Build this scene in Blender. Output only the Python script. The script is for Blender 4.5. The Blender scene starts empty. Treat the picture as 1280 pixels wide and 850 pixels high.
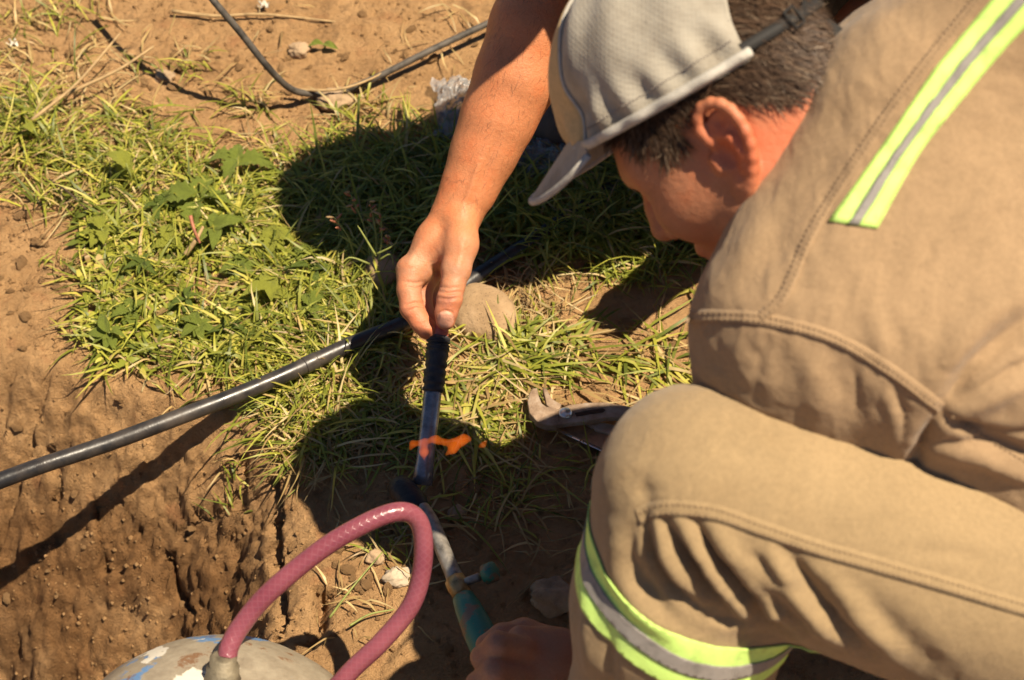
import bpy, bmesh, math, random
import numpy as np
from mathutils import Vector, Matrix
from mathutils.bvhtree import BVHTree

random.seed(7)
RNG = np.random.default_rng(11)
scene = bpy.context.scene
COL = scene.collection

# ------------------------------------------------------------------ camera
CAM_H, PITCH, FPX = 1.61, math.radians(50.0), 2210.0
CAM = np.array([0.0, 0.0, CAM_H])
FWD = np.array([0.0, math.cos(PITCH), -math.sin(PITCH)])
DOWN = np.array([0.0, -math.sin(PITCH), -math.cos(PITCH)])
RIGHT = np.array([1.0, 0.0, 0.0])
cam_data = bpy.data.cameras.new('camera')
cam = bpy.data.objects.new('camera', cam_data)
COL.objects.link(cam)
cam.location = CAM
cam.rotation_euler = (math.pi / 2 - PITCH, 0, 0)
cam_data.sensor_width = 36.0
cam_data.lens = 36.0 * FPX / 1280.0
cam_data.clip_start = 0.05
cam_data.clip_end = 300.0
cam_data.dof.use_dof = True
cam_data.dof.focus_distance = 1.86
cam_data.dof.aperture_fstop = 6.3
scene.camera = cam

# ------------------------------------------------------------------ sky, sun, exposure
SUN = np.array([0.41, -0.118, 1.0]); SUN /= np.linalg.norm(SUN)
world = bpy.data.worlds.new('World'); scene.world = world; world.use_nodes = True
wn = world.node_tree.nodes; wl = world.node_tree.links
sky = wn.new('ShaderNodeTexSky'); sky.sky_type = 'NISHITA'; sky.sun_disc = False; sky.altitude = 1800; sky.air_density = 0.8; sky.dust_density = 0.4
sky.sun_elevation = math.asin(SUN[2])
sky.sun_rotation = math.atan2(SUN[0], SUN[1])
wl.new(sky.outputs[0], wn['Background'].inputs[0])
wn['Background'].inputs[1].default_value = 0.05
sun_data = bpy.data.lights.new('sun', 'SUN'); sun_data.energy = 5.0
sun_data.angle = math.radians(0.53); sun_data.color = (1.0, 0.86, 0.66)
sun = bpy.data.objects.new('sun', sun_data); COL.objects.link(sun)
sun.location = (2, -1, 5)
sun.rotation_euler = Vector(SUN).to_track_quat('Z', 'Y').to_euler()
scene.view_settings.view_transform = 'Standard'
scene.view_settings.look = 'None'
scene.view_settings.exposure = 0.93
scene.view_settings.gamma = 1.0

# ------------------------------------------------------------------ small helpers
def unit(v):
    v = np.asarray(v, float); return v / (np.linalg.norm(v) + 1e-12)

def P(px, py, d):
    """a place on the photograph at a depth of d metres from the camera"""
    return CAM + d * (FWD + (px - 640) / FPX * RIGHT + (py - 425) / FPX * DOWN)

def G(px, py, z=0.0):
    r = FWD + (px - 640) / FPX * RIGHT + (py - 425) / FPX * DOWN
    return CAM + (z - CAM_H) / r[2] * r

def proj(p):
    q = np.asarray(p, float) - CAM
    d = q @ FWD
    return 640 + FPX * (q @ RIGHT) / d, 425 + FPX * (q @ DOWN) / d, d

def srgb(r, g, b):
    f = lambda c: (c / 255 / 12.92) if c / 255 <= 0.04045 else ((c / 255 + 0.055) / 1.055) ** 2.4
    return (f(r), f(g), f(b), 1.0)

def link(o, parent=None):
    COL.objects.link(o)
    if parent is not None: o.parent = parent
    return o

def tag(o, label=None, cat=None, group=None, kind=None):
    if label: o['label'] = label
    if cat: o['category'] = cat
    if group: o['group'] = group
    if kind: o['kind'] = kind
    return o

def empty(name, loc=(0, 0, 0)):
    o = bpy.data.objects.new(name, None); o.location = loc; o.empty_display_size = 0.05
    return link(o)

def make_mesh(name, verts, faces, mat, parent=None, smooth=True):
    me = bpy.data.meshes.new(name)
    verts = np.ascontiguousarray(verts, dtype=np.float32)
    if isinstance(faces, np.ndarray):
        n, k = faces.shape
        me.vertices.add(len(verts)); me.vertices.foreach_set('co', verts.ravel())
        me.loops.add(n * k); me.loops.foreach_set('vertex_index', faces.astype(np.int32).ravel())
        me.polygons.add(n)
        me.polygons.foreach_set('loop_start', np.arange(0, n * k, k, dtype=np.int32))
        me.polygons.foreach_set('loop_total', np.full(n, k, dtype=np.int32))
        me.update(calc_edges=True)
    else:
        me.from_pydata([tuple(map(float, v)) for v in verts], [], [tuple(map(int, f)) for f in faces])
        me.update()
    me.validate()
    if smooth:
        me.polygons.foreach_set('use_smooth', np.ones(len(me.polygons), dtype=bool))
    if mat is not None: me.materials.append(mat)
    o = bpy.data.objects.new(name, me)
    if parent is not None:
        pl = np.array(parent.location)
        q = parent
        while q.parent is not None:
            q = q.parent; pl = pl + np.array(q.location)
        if np.abs(pl).sum() > 0:
            me.vertices.foreach_set('co', (verts - pl.astype(np.float32)).ravel()); me.update()
    return link(o, parent)

def set_color(o, cols, name='Col'):
    at = o.data.attributes.new(name, 'FLOAT_COLOR', 'POINT')
    c = np.ones((len(cols), 4), np.float32); c[:, :cols.shape[1]] = cols
    at.data.foreach_set('color', c.ravel())

def set_float(o, vals, name):
    at = o.data.attributes.new(name, 'FLOAT', 'POINT')
    at.data.foreach_set('value', np.asarray(vals, np.float32))

# ------------------------------------------------------------------ numpy noise
def _hash(ix, iy, iz, seed):
    h = (ix.astype(np.int64) * 374761393 + iy.astype(np.int64) * 668265263 + iz.astype(np.int64) * 2147483647 + seed * 1274126177) & 0xFFFFFFFF
    h = ((h ^ (h >> 13)) * 1274126177) & 0xFFFFFFFF
    h = ((h ^ (h >> 16)) * 2246822519) & 0xFFFFFFFF
    return ((h ^ (h >> 15)) & 0xFFFFFF) / float(0xFFFFFF)

def vnoise(p, seed=0):
    i = np.floor(p); f = p - i; i = i.astype(np.int64)
    u = f * f * f * (f * (f * 6 - 15) + 10)
    r = 0
    for a in (0, 1):
        for b in (0, 1):
            for c in (0, 1):
                w = (u[:, 0] if a else 1 - u[:, 0]) * (u[:, 1] if b else 1 - u[:, 1]) * (u[:, 2] if c else 1 - u[:, 2])
                r = r + w * _hash(i[:, 0] + a, i[:, 1] + b, i[:, 2] + c, seed)
    return r * 2 - 1

def fbm(p, freq, octaves=4, gain=0.5, seed=0, ridged=False):
    r = np.zeros(len(p)); a = 1.0; t = 0
    for o in range(octaves):
        n = vnoise(p * freq + 17.3 * o, seed + o)
        if ridged: n = 1 - 2 * np.abs(n)
        r += a * n; t += a; a *= gain; freq *= 2.03
    return r / t

def worley(p, freq, seed=0):
    q = p * freq; i = np.floor(q).astype(np.int64); f1 = np.full(len(p), 9.0); f2 = np.full(len(p), 9.0)
    for a in (-1, 0, 1):
        for b in (-1, 0, 1):
            cx, cy = i[:, 0] + a, i[:, 1] + b; z = np.zeros_like(cx)
            d = np.hypot(cx + _hash(cx, cy, z, seed) - q[:, 0], cy + _hash(cx, cy, z, seed + 5) - q[:, 1])
            f2 = np.where(d < f1, f1, np.minimum(f2, d)); f1 = np.minimum(f1, d)
    return f1, f2

def smooth01(a, b, x):
    t = np.clip((x - a) / (b - a), 0, 1); return t * t * (3 - 2 * t)

# ------------------------------------------------------------------ smooth-union bodies (one continuous surface each)
class Body:
    def __init__(s): s.ops = []; s.lo = np.full(3, 1e9); s.hi = np.full(3, -1e9)
    def _bb(s, c, r):
        s.lo = np.minimum(s.lo, np.asarray(c) - r); s.hi = np.maximum(s.hi, np.asarray(c) + r)
    def cap(s, a, b, ra, rb, k=0.01, sub=False):
        a = np.asarray(a, float); b = np.asarray(b, float); ab = b - a; L = ab @ ab + 1e-12
        def f(p):
            q = p - a; t = np.clip(q @ ab / L, 0, 1)
            return np.linalg.norm(q - t[:, None] * ab, axis=1) - (ra + t * (rb - ra))
        s.ops.append((f, k, sub))
        if not sub: s._bb(a, ra + .02); s._bb(b, rb + .02)
    def ecap(s, a, b, ra, rb, side, k=0.01, sub=False):
        """tapered limb with an oval section: ra=(along side, across side)"""
        a = np.asarray(a, float); b = np.asarray(b, float); ab = b - a; L = ab @ ab + 1e-12
        w = ab / math.sqrt(L); sd = unit(np.asarray(side, float) - (np.asarray(side, float) @ w) * w); n = np.cross(w, sd)
        def f(p):
            q = p - a; t = np.clip(q @ ab / L, 0, 1); q = q - t[:, None] * ab
            r1 = ra[0] + t * (rb[0] - ra[0]); r2 = ra[1] + t * (rb[1] - ra[1]); r3 = np.minimum(r1, r2)
            x, y, z = q @ sd / r1, q @ n / r2, q @ w / r3
            k0 = np.sqrt(x * x + y * y + z * z); k1 = np.sqrt((x / r1) ** 2 + (y / r2) ** 2 + (z / r3) ** 2) + 1e-9
            return k0 * (k0 - 1) / k1
        s.ops.append((f, k, sub))
        if not sub: s._bb(a, max(ra) + .02); s._bb(b, max(rb) + .02)
    def ell(s, c, r, frame=None, k=0.01, sub=False):
        c = np.asarray(c, float); r = np.asarray(r, float); M = np.eye(3) if frame is None else np.asarray(frame, float)
        def f(p):
            q = (p - c) @ M.T
            k0 = np.linalg.norm(q / r, axis=1); k1 = np.linalg.norm(q / (r * r), axis=1) + 1e-9
            return k0 * (k0 - 1) / k1
        s.ops.append((f, k, sub))
        if not sub: s._bb(c, r.max() + .02)
    def chain(s, pts, rs, k=0.01, sub=False):
        for i in range(len(pts) - 1): s.cap(pts[i], pts[i + 1], rs[i], rs[i + 1], k, sub)
    def field(s, p): return s.fold_ops([f(p) for f, k, sub in s.ops])
    def fold_ops(s, vals, use=None):
        d = None
        for e, i in zip(vals, use or range(len(vals))):
            k, sub = s.ops[i][1:]
            if d is None: d = e; continue
            if sub:
                h = np.clip(0.5 - 0.5 * (d + e) / k, 0, 1); d = d * (1 - h) - e * h + k * h * (1 - h)
            else:
                h = np.clip(0.5 + 0.5 * (d - e) / k, 0, 1); d = d * (1 - h) + e * h - k * h * (1 - h)
        return d
    def mesh(s, h, relax=1):
        B = 8
        n = np.ceil((s.hi - s.lo) / (h * B)).astype(int)
        N = n * B + 1
        ax = [s.lo[i] + h * np.arange(N[i]) for i in range(3)]
        bc = [s.lo[i] + h * B * (np.arange(n[i]) + .5) for i in range(3)]
        C = np.stack(np.meshgrid(*bc, indexing='ij'), -1).reshape(-1, 3)
        per = [f(C) for f, k, sub in s.ops]
        cf = s.fold_ops(per)
        F = np.repeat(np.repeat(np.repeat(cf.reshape(n), B, 0), B, 1), B, 2).astype(np.float32)
        F = np.pad(F, ((0, 1), (0, 1), (0, 1)), mode='edge')
        flat = np.where(np.abs(cf) < h * B * 1.5)[0]
        sup = np.stack(np.unravel_index(flat, n), 1)
        key = (sup[:, 0] // 3) * 1000000 + (sup[:, 1] // 3) * 1000 + sup[:, 2] // 3
        order = np.argsort(key, kind='stable'); flat = flat[order]; sup = sup[order]; key = key[order]
        cuts = np.concatenate([[0], np.where(np.diff(key))[0] + 1, [len(key)]])
        o = np.arange(B + 1); O = np.stack(np.meshgrid(o, o, o, indexing='ij'), -1).reshape(-1, 3)
        slack = h * B * 1.8
        for st in range(len(cuts) - 1):
            sl = slice(cuts[st], cuts[st + 1])
            if sl.start == sl.stop: continue
            use = [i for i, (f, k, sub) in enumerate(s.ops) if i == 0 or ((per[i][flat[sl]] + (cf[flat[sl]] if sub else -cf[flat[sl]])).min() < k + 2 * slack)]
            idx = (sup[sl][:, None, :] * B + O[None]).reshape(-1, 3); pp = s.lo + h * idx
            F[idx[:, 0], idx[:, 1], idx[:, 2]] = s.fold_ops([s.ops[i][0](pp) for i in use], use)
        V, Q = surface_nets(F)
        V = s.lo + h * V
        V = V - normals(V, Q) * np.clip(s.field(V), -h, h)[:, None] * .8
        for _ in range(relax): V = laplace(V, Q, .4)
        return V, Q

def surface_nets(F):
    S = F < 0
    nx, ny, nz = [k - 1 for k in F.shape]
    cnt = np.zeros((nx, ny, nz), np.int8)
    for a in (0, 1):
        for b in (0, 1):
            for c in (0, 1): cnt += S[a:nx + a, b:ny + b, c:nz + c]
    act = (cnt > 0) & (cnt < 8)
    cells = np.argwhere(act)
    ids = np.full((nx, ny, nz), -1, np.int64); ids[act] = np.arange(len(cells))
    acc = np.zeros((len(cells), 3)); num = np.zeros(len(cells))
    corners = [(a, b, c) for a in (0, 1) for b in (0, 1) for c in (0, 1)]
    for i, p in enumerate(corners):
        for q in corners[i + 1:]:
            if sum(abs(p[j] - q[j]) for j in range(3)) != 1: continue
            fp = F[cells[:, 0] + p[0], cells[:, 1] + p[1], cells[:, 2] + p[2]].astype(float)
            fq = F[cells[:, 0] + q[0], cells[:, 1] + q[1], cells[:, 2] + q[2]].astype(float)
            m = (fp < 0) != (fq < 0)
            t = np.where(m, fp / np.where(np.abs(fp - fq) < 1e-12, 1, fp - fq), 0)
            acc += m[:, None] * (np.array(p) + t[:, None] * (np.array(q) - np.array(p))); num += m
    V = cells + acc / num[:, None]
    quads = []
    for axis in range(3):
        u, v = (axis + 1) % 3, (axis + 2) % 3
        sl0 = [slice(1, -1)] * 3; sl1 = [slice(1, -1)] * 3
        sl0[axis] = slice(0, -1); sl1[axis] = slice(1, None)
        A, Bm = S[tuple(sl0)], S[tuple(sl1)]
        e = np.argwhere(A != Bm)
        flip = A[tuple(e.T)]
        off = np.ones(3, int); off[axis] = 0
        e = e + off
        def cid(du, dv):
            c = e.copy(); c[:, u] -= du; c[:, v] -= dv
            return ids[c[:, 0], c[:, 1], c[:, 2]]
        q = np.stack([cid(1, 1), cid(0, 1), cid(0, 0), cid(1, 0)], 1)
        q[~flip] = q[~flip][:, ::-1]
        quads.append(q)
    Q = np.concatenate(quads)
    return V, Q[(Q >= 0).all(1)]

def laplace(V, Q, w):
    acc = np.zeros_like(V); num = np.zeros(len(V))
    for i in range(4):
        a, b = Q[:, i], Q[:, (i + 1) % 4]
        for j in range(V.shape[1]):
            acc[:, j] += np.bincount(a, V[b, j], len(V)) + np.bincount(b, V[a, j], len(V))
        num += np.bincount(a, minlength=len(V)) + np.bincount(b, minlength=len(V))
    return V * (1 - w) + w * acc / np.maximum(num, 1)[:, None]

def normals(V, Q):
    n = np.cross(V[Q[:, 2]] - V[Q[:, 0]], V[Q[:, 3]] - V[Q[:, 1]])
    N = np.zeros_like(V)
    for i in range(4):
        for j in range(3): N[:, j] += np.bincount(Q[:, i], n[:, j], len(V))
    return N / (np.linalg.norm(N, axis=1)[:, None] + 1e-12)

def seg_dist(x, y, poly):
    """distance in photograph pixels to a drawn line, and how far along it"""
    best = np.full(len(x), 1e9); along = np.zeros(len(x)); tot = 0
    L = [math.hypot(poly[i + 1][0] - poly[i][0], poly[i + 1][1] - poly[i][1]) for i in range(len(poly) - 1)]
    for i in range(len(poly) - 1):
        (ax, ay), (bx, by) = poly[i], poly[i + 1]
        t = np.clip(((x - ax) * (bx - ax) + (y - ay) * (by - ay)) / (L[i] ** 2 + 1e-9), 0, 1)
        d = np.hypot(x - ax - t * (bx - ax), y - ay - t * (by - ay))
        m = d < best; best = np.where(m, d, best); along = np.where(m, tot + t * L[i], along); tot += L[i]
    return best, along / tot

def spline(pts, n):
    pts = [np.asarray(p, float) for p in pts]
    pp = [2 * pts[0] - pts[1]] + pts + [2 * pts[-1] - pts[-2]]
    out = []; m = len(pts) - 1
    for k in range(n + 1):
        s = k / n * m; i = min(int(s), m - 1); t = s - i
        p0, p1, p2, p3 = pp[i:i + 4]
        out.append(.5 * ((2 * p1) + (-p0 + p2) * t + (2 * p0 - 5 * p1 + 4 * p2 - p3) * t * t + (-p0 + 3 * p1 - 3 * p2 + p3) * t ** 3))
    return np.array(out)

def tube(path, radii, seg=12, capped=True, wob=0):
    path = np.asarray(path, float); n = len(path)
    r = np.full(n, radii) if np.isscalar(radii) else np.asarray(radii, float)
    T = np.gradient(path, axis=0); T /= np.linalg.norm(T, axis=1)[:, None] + 1e-12
    up = np.array([0, 0, 1.0]) if abs(T[0, 2]) < .9 else np.array([1.0, 0, 0])
    a = unit(np.cross(up, T[0])); V = []
    for i in range(n):
        a = unit(a - (a @ T[i]) * T[i]); b = np.cross(T[i], a)
        for s in range(seg):
            t = 2 * math.pi * s / seg
            V.append(path[i] + r[i] * (math.cos(t) * a + math.sin(t) * b))
    F = [(i * seg + s, i * seg + (s + 1) % seg, (i + 1) * seg + (s + 1) % seg, (i + 1) * seg + s) for i in range(n - 1) for s in range(seg)]
    if capped: F += [tuple(range(seg))[::-1], tuple((n - 1) * seg + s for s in range(seg))]
    return np.array(V), F

def merge(*parts):
    V, F, o = [], [], 0
    for v, f in parts:
        V.append(np.asarray(v)); F += [tuple(int(i) + o for i in q) for q in f]; o += len(v)
    return np.concatenate(V), F

def lathe(a, b, prof, seg=24):
    """turned shape about the line a-b: prof = [(distance along, radius)]"""
    a = np.asarray(a, float); w = unit(np.asarray(b, float) - a)
    return tube_prof(a, w, prof, seg)

def tube_prof(a, w, prof, seg):
    up = np.array([0, 0, 1.0]) if abs(w[2]) < .9 else np.array([1.0, 0, 0])
    u = unit(np.cross(up, w)); v = np.cross(w, u); V = []
    for t, r in prof:
        for s in range(seg):
            q = 2 * math.pi * s / seg; V.append(a + w * t + r * (math.cos(q) * u + math.sin(q) * v))
    n = len(prof)
    F = [(i * seg + s, i * seg + (s + 1) % seg, (i + 1) * seg + (s + 1) % seg, (i + 1) * seg + s) for i in range(n - 1) for s in range(seg)]
    F += [tuple(range(seg))[::-1], tuple((n - 1) * seg + s for s in range(seg))]
    return np.array(V), F

# ------------------------------------------------------------------ materials
class NT:
    def __init__(s, name):
        s.m = bpy.data.materials.new(name); s.m.use_nodes = True
        s.n = s.m.node_tree.nodes; s.l = s.m.node_tree.links; s.b = s.n['Principled BSDF']; s.out = s.n['Material Output']
        s.tc = s.n.new('ShaderNodeTexCoord').outputs['Object']
    def noise(s, scale, detail=4, rough=.55, vec=None, dist=0):
        t = s.n.new('ShaderNodeTexNoise'); t.inputs['Scale'].default_value = scale; t.inputs['Detail'].default_value = detail
        t.inputs['Roughness'].default_value = rough; t.inputs['Distortion'].default_value = dist
        s.l.new(vec or s.tc, t.inputs['Vector']); return t.outputs['Fac']
    def voro(s, scale, feature='F1', vec=None):
        t = s.n.new('ShaderNodeTexVoronoi'); t.inputs['Scale'].default_value = scale; t.feature = feature
        s.l.new(vec or s.tc, t.inputs['Vector']); return t.outputs['Distance']
    def mapping(s, scale):
        t = s.n.new('ShaderNodeMapping'); t.inputs['Scale'].default_value = scale; s.l.new(s.tc, t.inputs['Vector']); return t.outputs[0]
    def ramp(s, fac, stops):
        r = s.n.new('ShaderNodeValToRGB'); s.l.new(fac, r.inputs[0]); e = r.color_ramp.elements
        while len(e) < len(stops): e.new(.5)
        for k, (p, c) in enumerate(stops):
            e[k].position = p; e[k].color = c if hasattr(c, '__len__') else (c, c, c, 1)
        return r.outputs[0]
    def mix(s, fac, a, b, mode='MIX'):
        m = s.n.new('ShaderNodeMix'); m.data_type = 'RGBA'; m.blend_type = mode
        for i, v in ((0, fac), (6, a), (7, b)):
            if hasattr(v, 'is_linked'): s.l.new(v, m.inputs[i])
            elif i == 0: m.inputs[0].default_value = v
            else: m.inputs[i].default_value = v
        return m.outputs[2]
    def math(s, op, a, b):
        m = s.n.new('ShaderNodeMath'); m.operation = op
        for i, v in ((0, a), (1, b)):
            if hasattr(v, 'is_linked'): s.l.new(v, m.inputs[i])
            else: m.inputs[i].default_value = v
        return m.outputs[0]
    def attr(s, name, out='Color'):
        a = s.n.new('ShaderNodeAttribute'); a.attribute_name = name; return a.outputs[out]
    def bump(s, h, dist, strength=1.0, prev=None):
        b = s.n.new('ShaderNodeBump'); b.inputs['Distance'].default_value = dist; b.inputs['Strength'].default_value = strength
        s.l.new(h, b.inputs['Height'])
        if prev is not None: s.l.new(prev, b.inputs['Normal'])
        s.l.new(b.outputs[0], s.b.inputs['Normal']); return b.outputs[0]
    def set(s, **k):
        for a, v in k.items():
            a = {'base': 'Base Color', 'rough': 'Roughness', 'metal': 'Metallic', 'spec': 'Specular IOR Level', 'sss': 'Subsurface Weight',
                 'sheen': 'Sheen Weight', 'trans': 'Transmission Weight', 'coat': 'Coat Weight', 'alpha': 'Alpha'}.get(a, a)
            if hasattr(v, 'is_linked'): s.l.new(v, s.b.inputs[a])
            else: s.b.inputs[a].default_value = v
        return s

def simple(name, c, rough=.6, metal=0, var=.25, scale=60, bump=.0004, dark=None):
    t = NT(name); d = dark or tuple(x * (1 - var * 1.6) for x in c[:3]) + (1,)
    l = tuple(min(1, x * (1 + var)) for x in c[:3]) + (1,)
    n = t.noise(scale, 6, .6)
    t.set(base=t.ramp(n, [(.28, d), (.5, c), (.75, l)]), rough=rough, metal=metal)
    if bump: t.bump(t.noise(scale * 3, 5, .6), bump)
    return t.m
# ------------------------------------------------------------------ ground with the trench cut into it
EDGE_PX = [(-1500, 250), (-500, 330), (-100, 395), (60, 440), (180, 478), (300, 512), (372, 585), (408, 670), (412, 740), (372, 830), (355, 960), (340, 1300), (300, 2200)]
EDGE = np.array([G(a, b)[:2] for a, b in EDGE_PX])

def edge_dist(x, y):
    """signed distance to the trench edge, positive inside the trench"""
    best = np.full(len(x), 1e9); sg = np.ones(len(x))
    for i in range(len(EDGE) - 1):
        a, b = EDGE[i], EDGE[i + 1]; ab = b - a
        t = np.clip(((x - a[0]) * ab[0] + (y - a[1]) * ab[1]) / (ab @ ab), 0, 1)
        dx, dy = x - a[0] - t * ab[0], y - a[1] - t * ab[1]; d = np.hypot(dx, dy)
        c = ab[0] * (y - a[1]) - ab[1] * (x - a[0])
        m = d < best; best = np.where(m, d, best); sg = np.where(m, np.where(c < 0, 1, -1), sg)
    return best * sg

def ground_z(x, y, fine=True):
    x = np.atleast_1d(np.asarray(x, float)); y = np.atleast_1d(np.asarray(y, float))
    p = np.stack([x, y, np.zeros_like(x)], 1)
    s = edge_dist(x, y)
    s = s + .018 * fbm(p, 9, 3, seed=3) + .010 * fbm(p, 34, 3, seed=4)
    ramp = 1.32 * (np.sqrt(np.clip(s, 0, 9) ** 2 + .02 ** 2) - .02)
    z = np.where(ramp < .42, -ramp, -.42 - .16 * (1 - np.exp(-(ramp - .42) / .16)))
    z = np.where(s > 0, z, 0)
    # soil lip and the gentle fall towards the trench on the left
    z += -.05 * smooth01(.0, .5, s + .22) * smooth01(-.25, -.75, x)
    z += .016 * fbm(p, 3.0, 3, seed=8)
    if not fine: return z
    wall = smooth01(-.01, .05, s)
    near = smooth01(6, 2.5, np.hypot(x, y - 1.3))
    cl1, cl2 = worley(p + .02 * np.stack([fbm(p, 40, 2, seed=21), fbm(p, 40, 2, seed=22), 0 * x], 1), 30, 2)
    lump = np.clip(cl2 - cl1, 0, .5)
    patch = smooth01(-.1, .35, fbm(p, 6, 3, seed=31))
    rough = .35 + .9 * patch + 1.1 * wall
    z += near * rough * (.0062 * fbm(p, 22, 4, .62, seed=12) + .0042 * (lump - .2) + .0030 * fbm(p, 90, 3, .7, seed=14))
    z += near * wall * (.011 * fbm(p, 9, 4, .62, seed=41) + .005 * fbm(p, 55, 3, .7, seed=43))
    # spade marks running down the trench side
    along = x * .80 - y * .60
    q = np.stack([along * 1.0, s * .16, 0 * x], 1)
    z += near * wall * (.020 * fbm(q, 22, 3, .6, seed=51) * smooth01(-.3, .15, fbm(p, 5, 2, seed=52)) - .016 * smooth01(.55, .8, fbm(q, 16, 2, .5, seed=53, ridged=True)))
    return z

def nonuni(c, half, n, far, m):
    core = np.linspace(c - half, c + half, n)
    ext = half + (far - half) * (np.linspace(0, 1, m + 1)[1:] ** 3)
    return np.concatenate([(c - ext)[::-1], core, c + ext])

gx = nonuni(.03, .90, 500, 60, 40); gy = nonuni(1.38, .95, 520, 60, 40)
GX, GY = np.meshgrid(gx, gy, indexing='ij')
gz = ground_z(GX.ravel(), GY.ravel())
GV = np.stack([GX.ravel(), GY.ravel(), gz], 1)
ii = np.arange(len(gx) * len(gy)).reshape(len(gx), len(gy))
GQ = np.stack([ii[:-1, :-1].ravel(), ii[1:, :-1].ravel(), ii[1:, 1:].ravel(), ii[:-1, 1:].ravel()], 1)
# push the steep side in and out along its normal: overhanging crumbs and pockets
gn = normals(GV, GQ); gs = edge_dist(GV[:, 0], GV[:, 1])
msk = smooth01(.0, .06, gs) * smooth01(6, 2.5, np.hypot(GV[:, 0], GV[:, 1] - 1.3))
rough_w = smooth01(-.25, .3, fbm(GV, 7, 3, .6, seed=64))
chip = worley(np.stack([GV[:, 0] * .8 - GV[:, 1] * .6, GV[:, 2], 0 * gs], 1) + .012 * fbm(GV, 50, 2, seed=65)[:, None], 36, 6)
facet = _hash(np.floor(chip[0] * 0 + GV[:, 0] * 0).astype(np.int64), gs.astype(np.int64) * 0, gs.astype(np.int64) * 0, 1) * 0 + np.clip(chip[1] - chip[0], 0, .35)
crumb = .007 * fbm(GV, 30, 4, .68, seed=61) + rough_w * (.010 * (facet - .15) + .004 * fbm(GV, 110, 2, .7, seed=62))
hole = smooth01(.50, .70, fbm(GV, 15, 4, .6, seed=63))
GV = GV + gn * (msk * (crumb - .014 * hole))[:, None]
# the long crack and the broken-out pocket in the trench side
gpx, gpy, _ = proj(GV)
for line, w_, dp in (([(343, 596), (346, 650), (344, 700), (351, 745), (350, 800)], 4.5, .030), ([(404, 735), (398, 770), (378, 806)], 11, .040), ([(120, 640), (128, 690), (135, 720)], 4, .014), ([(60, 560), (75, 600), (70, 640)], 5, .012), ([(300, 540), (305, 590), (302, 640)], 4, .010), ([(215, 690), (220, 740), (240, 770)], 5, .016)):
    dl, sl = seg_dist(gpx + 5 * vnoise(GV * 60, 77), gpy, line)
    GV = GV - gn * (dp * np.exp(-(dl / w_) ** 2) * (sl > .002) * (sl < .998) * smooth01(-.05, .03, gs))[:, None]

t = NT('soil')
big = t.noise(3.2, 4, .6); mid = t.noise(14, 6, .65); fin = t.noise(120, 6, .7); grit = t.voro(260)
base = t.ramp(mid, [(.25, (.27, .146, .062, 1)), (.45, (.48, .272, .118, 1)), (.62, (.60, .352, .160, 1)), (.8, (.66, .42, .21, 1))])
base = t.mix(t.ramp(fin, [(.3, 0.0), (.7, .55)]), base, (.55, .34, .165, 1))
base = t.mix(t.ramp(t.noise(40, 5, .7), [(.56, 0.0), (.68, .5)]), base, (.13, .075, .04, 1))
reddish = t.ramp(t.noise(22, 3, .6), [(.6, 0.0), (.74, .6)])
base = t.mix(reddish, base, (.42, .19, .085, 1))
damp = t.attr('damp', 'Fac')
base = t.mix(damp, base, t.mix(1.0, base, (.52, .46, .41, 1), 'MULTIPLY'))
t.set(base=base, rough=.95, spec=.15)
b1 = t.bump(t.noise(60, 9, .78), .012)
cr = t.n.new('ShaderNodeTexVoronoi'); cr.feature = 'F1'; cr.inputs['Scale'].default_value = 75; cr.inputs['Detail'].default_value = 3; cr.inputs['Roughness'].default_value = .7
wp = t.n.new('ShaderNodeVectorMath'); wp.operation = 'MULTIPLY_ADD'; wn_ = t.n.new('ShaderNodeTexNoise'); wn_.inputs['Scale'].default_value = 60; t.l.new(t.tc, wn_.inputs['Vector'])
t.l.new(wn_.outputs['Color'], wp.inputs[0]); wp.inputs[1].default_value = (.02, .02, .02); t.l.new(t.tc, wp.inputs[2]); t.l.new(wp.outputs[0], cr.inputs['Vector'])
b1 = t.bump(cr.outputs['Distance'], .010, .8, b1)
t.bump(t.noise(380, 5, .8), .003, 1.0, b1)
SOIL = t.m
ground = make_mesh('ground', GV, GQ, SOIL)
tag(ground, kind='structure')
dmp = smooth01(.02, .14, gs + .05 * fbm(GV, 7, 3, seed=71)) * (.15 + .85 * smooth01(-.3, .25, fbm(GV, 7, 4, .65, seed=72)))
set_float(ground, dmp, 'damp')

class GroundHit:
    def __init__(s):
        k = ii[::3, ::3]; q = np.stack([k[:-1, :-1].ravel(), k[1:, :-1].ravel(), k[1:, 1:].ravel(), k[:-1, 1:].ravel()], 1)
        u = np.unique(q); r = np.zeros(len(GV), int); r[u] = np.arange(len(u))
        s.bvh = BVHTree.FromPolygons(GV[u].tolist(), r[q].tolist())
    def at(s, px, py):
        r = unit(G(px, py) - CAM); h = s.bvh.ray_cast(Vector(CAM), Vector(r))
        return np.array(h[0]) if h[0] is not None else G(px, py)
GH = GroundHit()
def gzz(x, y): return ground_z(x, y, True)
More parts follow.
